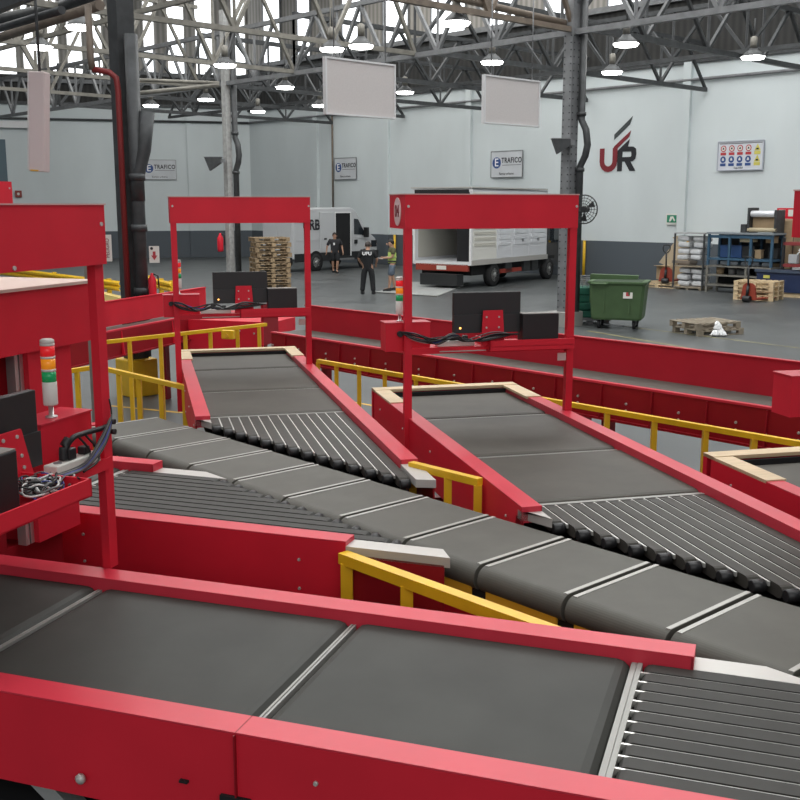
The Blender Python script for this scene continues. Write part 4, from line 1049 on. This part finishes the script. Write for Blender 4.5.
pw = person('person in dark shirt and shorts walking away from the van door', un(335, 273), R(14), dict(eL=(-.30, .03, 1.16), wL=(-.34, -.04, .93), eR=(.30, .03, 1.16), wR=(.32, -.05, .93), kL=(-.08, -.02, .5), aL=(-.05, .1, .12), kR=(.09, -.12, .5), aR=(.06, -.1, .09)), GREYC, BLKC, BLACK, HAIRG, shorts=True)
MB().bb(-.08, -.02, -.16, -.13, 1.22, 1.32).build('badge', TXTW, pw)

# ------------------------------------------------------------------ pallets
def pallet(m, label, loc, rz, w=1.2, d=1.0, group=None, z=0):
    p = thing('wooden_pallet', label, 'pallet', (loc[0], loc[1], z), rz, group)
    t = MB()
    for k in range(7): x_ = -w / 2 + .05 + k * (w - .1) / 6; t.bb(x_ - .055, x_ + .055, -d / 2, d / 2, .122, .144)
    t.build('deck_board', m, p)
    t = MB()
    for y_ in (-d / 2 + .05, 0, d / 2 - .05): t.bb(-w / 2, w / 2, y_ - .05, y_ + .05, .10, .122)
    t.build('stringer_board', m, p)
    for x_ in (-w / 2 + .07, 0, w / 2 - .07):
        for y_ in (-d / 2 + .05, 0, d / 2 - .05): MB().bb(x_ - .07, x_ + .07, y_ - .05, y_ + .05, .022, .10).build('spacer_block', m, p)
    t = MB()
    for y_ in (-d / 2 + .05, 0, d / 2 - .05): t.bb(-w / 2, w / 2, y_ - .05, y_ + .05, 0, .022)
    t.build('base_board', m, p)
    return p
def dup(o, loc, rz, label, z=0):
    c = copy_tree(o); c.location = (loc[0], loc[1], z); c.rotation_euler = (0, 0, rz); c['label'] = label; return c
g = un(705, 333)
pA = pallet(PALG, 'weathered grey pallet on the open floor, upper of two with white wrap', (g.x, g.y + .05), R(24), 1.25, 1.0, 'pallets on the open floor', .146)
pB = dup(pA, (g.x + .06, g.y), R(21), 'weathered grey pallet lying flat on the floor under the wrapped one', 0)
p = thing('plastic_wrap', 'crumpled white plastic wrap tied over the two grey pallets', 'wrap', V((g.x + .12, g.y - .62, 0)))
for k in range(7):
    a = k * .9; s = spline(0, [(.0, .12, .31), (-.06 + .02 * k, .02, .27 - .01 * k), (-.1 + .03 * k, -.02, .14), (-.2 + .06 * k, -.10 - .02 * (k % 3), .03)], 5)
    MB().tube(s, [.018 + .02 * random.random() for _ in s], 6).build('wrap_strand', WHITE, p)
# stack left behind the farther arch
sL = un(271, 292)
topb = None
for k in range(11):
    lab = 'brown pallet in the tall stack behind the farther arch, %s' % ['lowest', 'second from the floor', 'third from the floor', 'fourth from the floor', 'fifth from the floor', 'middle one', 'fifth from the top', 'fourth from the top', 'third from the top', 'second from the top', 'topmost'][k]
    off = (sL.x + random.uniform(-.03, .03), sL.y + random.uniform(-.03, .03))
    if topb is None: topb = pallet(PALB, lab, off, R(20), 1.2, 1.0, 'tall stack of brown pallets', 0)
    else: dup(topb, off, R(20) + random.uniform(-.04, .04), lab, .172 * k)
# new pallets right
sR = V((11.35, 33.3, 0))
t0 = None
for k in range(4):
    lab = 'pale new pallet in the low stack by the navy bin, %s' % ['lowest', 'second lowest', 'second from top', 'topmost'][k]
    off = (sR.x + random.uniform(-.02, .02), sR.y + random.uniform(-.02, .02))
    if t0 is None: t0 = pallet(PALW, lab, off, R(-38), 1.25, 1.0, 'low stack of new pallets', 0)
    else: dup(t0, off, R(-38), lab, .15 * k)

# ------------------------------------------------------------------ bins
g = un(628, 327)
p = thing('waste_container', 'big green four wheeled waste container with white label and open lid', 'bin', V((g.x - .26, g.y - .05, 0)), R(-19))
w0, w1, d0, d1 = .58, .66, .43, .5
m = MB(); zs = ((.22, w0, d0), (.27, w0 + .02, d0 + .02), (1.05, w1, d1), (1.1, w1 + .04, d1 + .04), (1.14, w1 + .04, d1 + .04))
rings = []
for z_, a, b in zs: rings.append([m.bm.verts.new((x_ * a, y_ * b, z_)) for x_, y_ in ((-1, -.85), (-.9, -1), (.9, -1), (1, -.85), (1, .85), (.9, 1), (-.9, 1), (-1, .85))])
for A_, B_ in zip(rings, rings[1:]):
    for k in range(8): m.bm.faces.new((A_[k], A_[(k + 1) % 8], B_[(k + 1) % 8], B_[k]))
m.bm.faces.new(rings[0][::-1]); m.bm.faces.new(rings[-1])
m.build('tub', GREEN, p)
MB().bb(-.58, .58, -.44, .44, 1.142, 1.146).build('tub_mouth', mat('bin inside', (.02, .045, .016), .7), p)
MB().prism([(-.76, .55), (-.70, .55), (-.70, 1.14), (.4, 1.16), (.4, 1.24), (-.76, 1.26)], .30, .54, 'y').build('lid', GREEN, p)
MB().tube([(-.6, -.54, 1.09), (-.5, -.6, 1.09), (-.3, -.6, 1.09), (-.2, -.54, 1.09)], .03, 8).build('handle', GREEN, p)
for x_ in (-.3, .3): MB().bb(x_ - .02, x_ + .02, -.5, -.46, .4, 1.0).build('rib', GREEN, p)
MB().box((.27, -.487, .87), (.22, .012, .24), Matrix.Rotation(R(-7), 3, 'X')).build('label_sheet', OFFW, p)
MB().box((.27, -.494, .85), (.09, .008, .09), Matrix.Rotation(R(-7), 3, 'X')).build('label_mark', SRED, p)
for x_, y_ in ((-.42, -.3), (.42, -.3), (-.42, .3), (.42, .3)):
    w_ = MB().lathe([(.03, -.03), (.1, -.03), (.105, 0), (.1, .03), (.03, .03)], (x_, y_, .105), 18, 'x').build('wheel', TYRE, p)
    MB().bb(x_ - .05, x_ + .05, y_ - .04, y_ + .04, .2, .24).bb(x_ - .05, x_ - .04, y_ - .03, y_ + .03, .1, .22).bb(x_ + .04, x_ + .05, y_ - .03, y_ + .03, .1, .22).build('castor_fork', STEELM, w_)
MB().tube([(-.3, -.33, .1), (.2, -.36, .08)], .02, 6).build('brake_bar', STEELM, p)
g = un(588, 327)
p = thing('canvas_cage', 'wire cage trolley lined with green canvas beside the waste container', 'cage', V((g.x + .27, g.y + 1.0, 0)), R(-8))
m = MB()
for k in range(4): m.bb(-.5 + .01 * (k % 2), .42 + .015 * (k % 2), -.38 - .012 * (k % 2), .38, .16 + .19 * k, .345 + .19 * k, .03)
m.build('canvas_liner', TEAL, p)
m = MB()
for k in range(9):
    x_ = -.5 + k * .115; m.tube([(x_, -.38, .92), (x_, -.38, 1.16)], .008, 5); m.tube([(x_, .38, .92), (x_, .38, 1.16)], .008, 5)
for y_ in (-.38, .38):
    for z_ in (.95, 1.06, 1.16): m.tube([(-.5, y_, z_), (.42, y_, z_)], .01, 5)
m.build('wire_rim', STEELM, p)
MB().bb(-.52, .45, -.4, .4, .09, .16).build('base', STEELM, p)
for x_ in (-.4, -.05, .35):
    for y_ in (-.32, .32): MB().bb(x_ - .06, x_ + .06, y_ - .05, y_ + .05, 0, .1).build('foot', STEELM, p)

# ------------------------------------------------------------------ storage corner by the wall
def rack_M(loc, z): return axes(V((loc.x, loc.y, z)), -dW, rW, UP)
def pallet_jack(label, loc, rz, m):
    p = thing('pallet_jack', label, 'pallet jack', loc, rz, 'hand pallet jacks')
    MB().bb(-.27, -.11, -.1, 1.1, .07, .13, .01).bb(.11, .27, -.1, 1.1, .07, .13, .01).build('fork', m, p)
    MB().prism([(-.27, .07), (.27, .07), (.2, .5), (.1, .58), (-.1, .58), (-.2, .5)], -.12, -.06, 'y').build('mast', m, p)
    MB().lathe([(.09, -.12), (.1, -.1), (.1, .1), (.09, .12)], (0, -.2, .1), 18, 'x').build('steer_wheel', BLACK, p)
    for x_ in (-.19, .19): MB().lathe([(.04, -.05), (.04, .05)], (x_, .95, .045), 12, 'x').build('roller', BLACK, p)
    MB().tube([(0, -.2, .2), (0, -.16, .5)], .045, 10).build('pump', BLACKP, p)
    h = MB().tube([(0, -.15, .4), (0, -.2, 1.12)], .03, 8).build('handle', BLACKP, p)
    MB().tube(spline(0, [(-.02, -.2, 1.1), (-.11, -.2, 1.18), (-.12, -.2, 1.34), (0, -.2, 1.38), (.12, -.2, 1.34), (.11, -.2, 1.18), (.02, -.2, 1.1)]), .02, 8).build('grip_loop', BLACKP, h)
    return p
g = un(665, 287); pallet_jack('red pallet jack parked in front of the cardboard box', g + V((0, -.2, .15)), R(-30), JACKR)
p3 = pallet(PALW, 'low pallet carrying the jack and the cardboard box by the wall', g + V((.25, .35, 0)), R(-47), 1.9, 1.7, 'pallets by the wall')
g2 = un(749, 301.5); pallet_jack('red pallet jack with tall black handle before the new pallets', g2 + V((0, -.1, 0)), R(-50), JACKR)
g = un(672, 283, 0)
p = thing('cardboard_box', 'large flat sided cardboard box on the low pallet by the wall', 'box', M=rack_M(un(668, 284), .15))
MB().bb(-.6, .55, .1, .7, 0, .52).build('box_body', CARD, p); MB().bb(-.6, -.05, -.1, .1, .51, .525).bb(.0, .55, .7, .9, .51, .525).build('flap', CARD, p)
p = thing('packed_crate', 'dark wrapped crate between the cardboard box and the paper bundles', 'box', M=rack_M(un(681, 284), .15))
MB().bb(-.25, .25, .1, .6, 0, .62).build('crate_body', mat('brown wrap', (.13, .10, .075), .7), p); MB().bb(-.5, .27, .08, .62, .62, .72).build('crate_lid', mat('grey brown', (.2, .17, .14), .7), p)
p = thing('cardboard_sheet', 'tilted square cardboard sheet leaning on the wall above the box', 'sheet', M=wall_M(22.3, 1.0, .25))
m = MB(); m.prism([(-.85, -.25), (.0, -.55), (.72, .2), (-.15, .62)], 0, .03); m.prism([(-.3, .72), (-.15, .62), (-.1, .6), (-.05, .8)], 0, .03); m.build('sheet', mat('sheet card', (.44, .36, .25), .8), p)
MB().bb(-.3, .3, -.62, -.5, 0, .02).build('lower_strip', CARD, p)
# paper bundles
g = un(696, 290)
PB = []
labp = ['bottom', 'second', 'third', 'fourth', 'fifth', 'sixth', 'seventh', 'top']
pcol = thing('paper_bundle', 'x', 'bundle', (0, 0, 0), R(47), 'stacked white paper bundles by the racks')
MB().bb(-.30, .30, -.22, .22, .02, .19, .05).build('bundle_wrap', PAPER, pcol)
MB().bb(-.1, .1, -.225, .225, .01, .2).build('band', mat('paper band', (.42, .43, .44), .7), pcol)
first = True
for j, cn in enumerate(('wall side', 'rack side')):
    for k in range(8):
        if k == 3: continue
        o = pcol if first else copy_tree(pcol); first = False
        b = g + dW * (.27 - .52 * j) + V((0, .4, 0))
        o.location = (b.x + random.uniform(-.06, .06), b.y, .12 + .215 * k + (.04 if k > 3 else 0)); o.rotation_euler = (random.uniform(-.06, .06), random.uniform(-.1, .1), -R(WAZ) + R(0) + random.uniform(-.12, .12) + R(180))
        o['label'] = 'white paper bundle, %s layer of the %s column beside the racks' % (labp[k], cn)
p = thing('stack_shelf', 'low grey timber base under the white paper bundles', 'shelf', g + V((0, .4, 0)), -R(WAZ) + R(90))
MB().bb(-.56, .56, -.4, .4, .06, .11).bb(-.56, .56, -.4, .4, .80, .83).build('board', PALG, p)
for x_ in (-.5, 0, .5): MB().bb(x_ - .05, x_ + .05, -.38, .38, 0, .06).build('bearer', PALG, p)
for x_ in (-.58, .58):
    for y_ in (.38,): MB().bb(x_ - .03, x_ + .03, y_ - .02, y_ + .02, .06, 1.95).build('upright', STEELD, p)
MB().bb(-.6, .6, -.41, .41, 1.95, 1.98).build('top_board', mat('grey cover', (.3, .3, .3), .7), p)
# racks: local x = viewer right along wall (-dW), y toward the wall
g = un(706, 291.5)
RL = 2.35
p = thing('shelf_rack', 'lower grey steel rack of open shelves standing on the floor', 'rack', M=rack_M(g, 0))
for x_ in (0, 1.45, RL):
    for y_ in (0, .7): MB().bb(x_ - .035, x_ + .035, y_ - .03, y_ + .03, 0, .86).build('upright', STEELL, p)
for z_ in (.22, .55, .86): MB().bb(0, RL, -.03, .73, z_, z_ + .05).build('shelf', STEELL, p)
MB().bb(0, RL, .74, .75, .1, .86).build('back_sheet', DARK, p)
p = thing('work_bench', 'blue steel bench frame stacked on top of the grey rack', 'bench', M=rack_M(g, .92))
for x_ in (.02, .8, 1.58, RL - .02):
    for y_ in (0, .7): MB().bb(x_ - .04, x_ + .04, y_ - .035, y_ + .035, 0, 1.05).build('leg', BLUE, p)
MB().bb(-.05, RL + .05, -.08, .78, 1.05, 1.11).build('bench_top', mat('bench top', (.22, .25, .27), .5), p)
MB().bb(0, RL, -.035, .035, .92, 1.02).bb(0, RL, .665, .735, .92, 1.02).build('upper_beam', BLUE, p)
MB().bb(0, RL, -.04, .74, .18, .25).build('lower_shelf', BLUE, p)
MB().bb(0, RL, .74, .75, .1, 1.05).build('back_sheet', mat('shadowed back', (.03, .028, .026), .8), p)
items = [('plastic_tote', 'blue plastic tote on the blue bench lower shelf', 'tote', BLUEB, .3, .26, 1.18, .8, .4, .42),
 ('cardboard_box', 'small cardboard box under the blue bench top near its far end', 'box', CARD, 1.95, .26, 1.7, .3, .3, .22),
 ('cardboard_box', 'small tan box on the blue bench shelf between the legs', 'box', CARD, 1.62, .2, 1.18, .22, .2, .3),
 ('storage_box', 'dark box at the middle of the blue bench lower shelf', 'box', BLACKP, 1.1, .3, 1.18, .45, .35, .4),
 ('machine_part', 'dark machine part at the far end of the blue bench shelf', 'part', BLACKP, 1.95, .45, 1.18, .35, .3, .35),
 ('cardboard_box', 'pale flat box just under the blue bench top', 'box', mat('cream card', (.55, .48, .33), .7), 1.1, .1, 1.72, .5, .3, .14),
 ('bucket', 'dull tan bucket on the upper grey rack shelf', 'bucket', CARD, .15, .2, .60, .3, .3, .24),
 ('bucket', 'grey bucket second along the upper grey rack shelf', 'bucket', STEELM, .6, .2, .60, .3, .3, .24),
 ('storage_box', 'dark grey box third along the upper grey rack shelf', 'box', STEELD, 1.0, .2, .60, .3, .3, .2),
 ('bucket', 'brown bucket past the middle post of the grey rack', 'bucket', mat('brown tin', (.16, .13, .1), .7), 1.65, .2, .60, .3, .3, .22),
 ('storage_box', 'cream box low in the grey rack near the new pallets', 'box', mat('cream card', (.55, .48, .33), .7), 1.95, .1, .60, .3, .3, .24),
 ('cloth_pile', 'small white cloth pile on the lowest grey rack shelf', 'cloth', PAPER, 1.05, .1, .27, .35, .3, .12)]
for nm, lb, ct, m_, x_, y_, z_, w_, d_, h_ in items:
    b = g + (-dW) * (x_ + w_ / 2) + rW * (y_ + d_ / 2)
    p = thing(nm, lb, ct, M=rack_M(b, z_))
    if nm == 'bucket':
        MB().lathe([(w_ * .4, 0), (w_ * .48, h_), (w_ * .42, h_), (w_ * .36, .02)], n=16).build('bucket_wall', m_, p)
        MB().tube([(-w_ * .48, 0, h_), (0, -w_ * .3, h_ + .03), (w_ * .48, 0, h_)], .01, 5).build('handle', STEELD, p)
    else:
        MB().bb(-w_ / 2, w_ / 2, -d_ / 2, d_ / 2, 0, h_, .015).build('box_body' if ct != 'cloth' else 'folded_cloth', m_, p)
        MB().bb(-w_ / 2 - .01, w_ / 2 + .01, -d_ / 2 - .01, d_ / 2 + .01, h_ - .04, h_).build('box_rim', m_, p)
# things on top of the bench
def bench_thing(nm, lb, ct, x_, y_, z_=2.03): return thing(nm, lb, ct, M=rack_M(g + (-dW) * x_ + rW * y_, z_))
p = bench_thing('roll_holder', 'steel roll holder with shiny roll on the blue bench top', 'machine', 1.85, .3)
MB().lathe([(.1, -.42), (.11, -.41), (.11, .41), (.1, .42)], (0, -.1, .62), 18, 'x').build('film_roll', mat('shiny film', (.75, .77, .8), .25, .3), p)
MB().bb(-.42, .42, .0, .4, .1, .6).build('roll_case', CARD, p)
MB().bb(-.52, -.44, -.2, .4, 0, .82).bb(.44, .5, -.2, .4, 0, .75).build('end_plate', STEELD, p)
MB().lathe([(.07, -.5), (.07, .5)], (0, -.15, .1), 14, 'x').build('lower_roller', mat('tan roller', (.5, .42, .28), .6), p)
p = bench_thing('tape_unit', 'small dark tape unit at the edge of the blue bench top', 'machine', 1.2, .2)
MB().bb(-.1, .1, -.1, .1, 0, .28, .02).build('unit_body', STEELD, p); MB().lathe([(.09, -.04), (.09, .04)], (.12, 0, .12), 14, 'y').build('tape_reel', BLACKP, p)
p = bench_thing('cardboard_box', 'tall bulging cardboard box behind the roll holder', 'box', 2.25, 1.1, 0)
MB().bb(-.4, .4, -.3, .3, .0, 2.48, .05).build('box_body', CARD, p); MB().bb(-.4, -.1, -.31, -.3, 2.1, 2.4).build('tape_patch', mat('card tape', (.3, .2, .11), .5), p)
p = bench_thing('red_crate', 'red framed crate with white front standing on the cardboard box', 'crate', 2.3, 1.1, 2.49)
MB().bb(-.35, .35, -.2, .2, .0, .35).build('crate_body', RED, p); MB().bb(-.28, -.05, -.21, -.2, .08, .3).bb(.05, .28, -.21, -.2, .08, .3).build('front_sheet', OFFW, p)
p = thing('wire_shelf', 'dark upright rack with red shelf beams beside the blue bench', 'rack', M=rack_M(g + (-dW) * 2.6 + rW * .25, 0))
for x_ in (0, 1.3):
    for y_ in (0, .6): MB().bb(x_ - .04, x_ + .04, y_ - .04, y_ + .04, 0, 1.9).build('upright', BLACKP, p)
for z_ in (.95, 1.65): MB().bb(0, 1.3, -.04, .64, z_, z_ + .1).build('shelf_beam', mat('dull red', (.22, .03, .03), .6), p)
p = thing('folded_chair', 'white bentwood style chair part on the dark rack shelf', 'chair part', M=rack_M(g + (-dW) * 3.0 + rW * .3, 1.06))
MB().tube(spline(0, [(-.1, 0, 0), (.1, 0, .35), (.25, 0, .38), (.1, 0, .45), (.3, 0, .5)]), .025, 6).build('curved_frame', WHITE, p)
MB().bb(-.2, .1, -.1, .1, 0, .3, .03).build('seat_pad', mat('grey pad', (.35, .36, .37), .7), p)
gb = un(789, 290)
p = thing('navy_bin', 'long navy blue bin with pale lid behind the new pallets', 'bin', M=rack_M(un(768, 294) - rW * .75, 0))
MB().prism([(0, .15), (2.6, .15), (2.7, .78), (-.06, .78)], 0, .7, 'y').build('bin_body', NAVY, p)
MB().bb(-.1, 2.75, -.06, .76, .78, .86).build('bin_rim', mat('navy rim', (.05, .07, .11), .5), p)
MB().bb(1.2, 2.75, -.08, .8, .9, .96).build('bin_lid', mat('grey lid', (.30, .31, .32), .5), p)
MB().bb(.1, 2.5, .05, .65, 0, .15).build('skid', PALW, p)
m = MB(); m.bb(.2, .42, -.02, 0, .58, .68); m.build('label_sticker', SYEL, p)
p = thing('shelf_upright', 'black post below the red arch at the far right, beside the bin', 'post', M=rack_M(un(799, 292), 0))
MB().bb(-.12, .12, -.1, .1, 0, 2.3).bb(-.2, .2, -.2, .2, 0, .02).build('post_shaft', BLACKP, p)

# ------------------------------------------------------------------ light
def area(name, loc, sx, sy, pw, col=(1, .985, .95), rot=(0, 0, 0)):
    l = bpy.data.lights.new(name, 'AREA'); l.shape = 'RECTANGLE'; l.size = sx; l.size_y = sy; l.energy = pw; l.color = col
    o = bpy.data.objects.new(name, l); C.objects.link(o); o.location = loc; o.rotation_euler = rot; return o
area('fill light behind', (2, -9, 9), 16, 8, 720, rot=(R(62), 0, 0))  # added fill, brightens upright faces turned to the camera
area('roof light', (0, 6, 14.5), 16, 10, 520)
area('roof light', (2, 26, 14.5), 22, 14, 2300)
area('roof light', (0, 46, 14.5), 26, 12, 2150)
area('roof light', (-16, 30, 14.5), 10, 20, 1150)
w = bpy.data.worlds.new('world'); bpy.context.scene.world = w; w.use_nodes = True
w.node_tree.nodes['Background'].inputs[0].default_value = (.85, .92, 1, 1); w.node_tree.nodes['Background'].inputs[1].default_value = .4
vs = bpy.context.scene.view_settings; vs.view_transform = 'Standard'; vs.look = 'None'; vs.exposure = 0; vs.gamma = 1
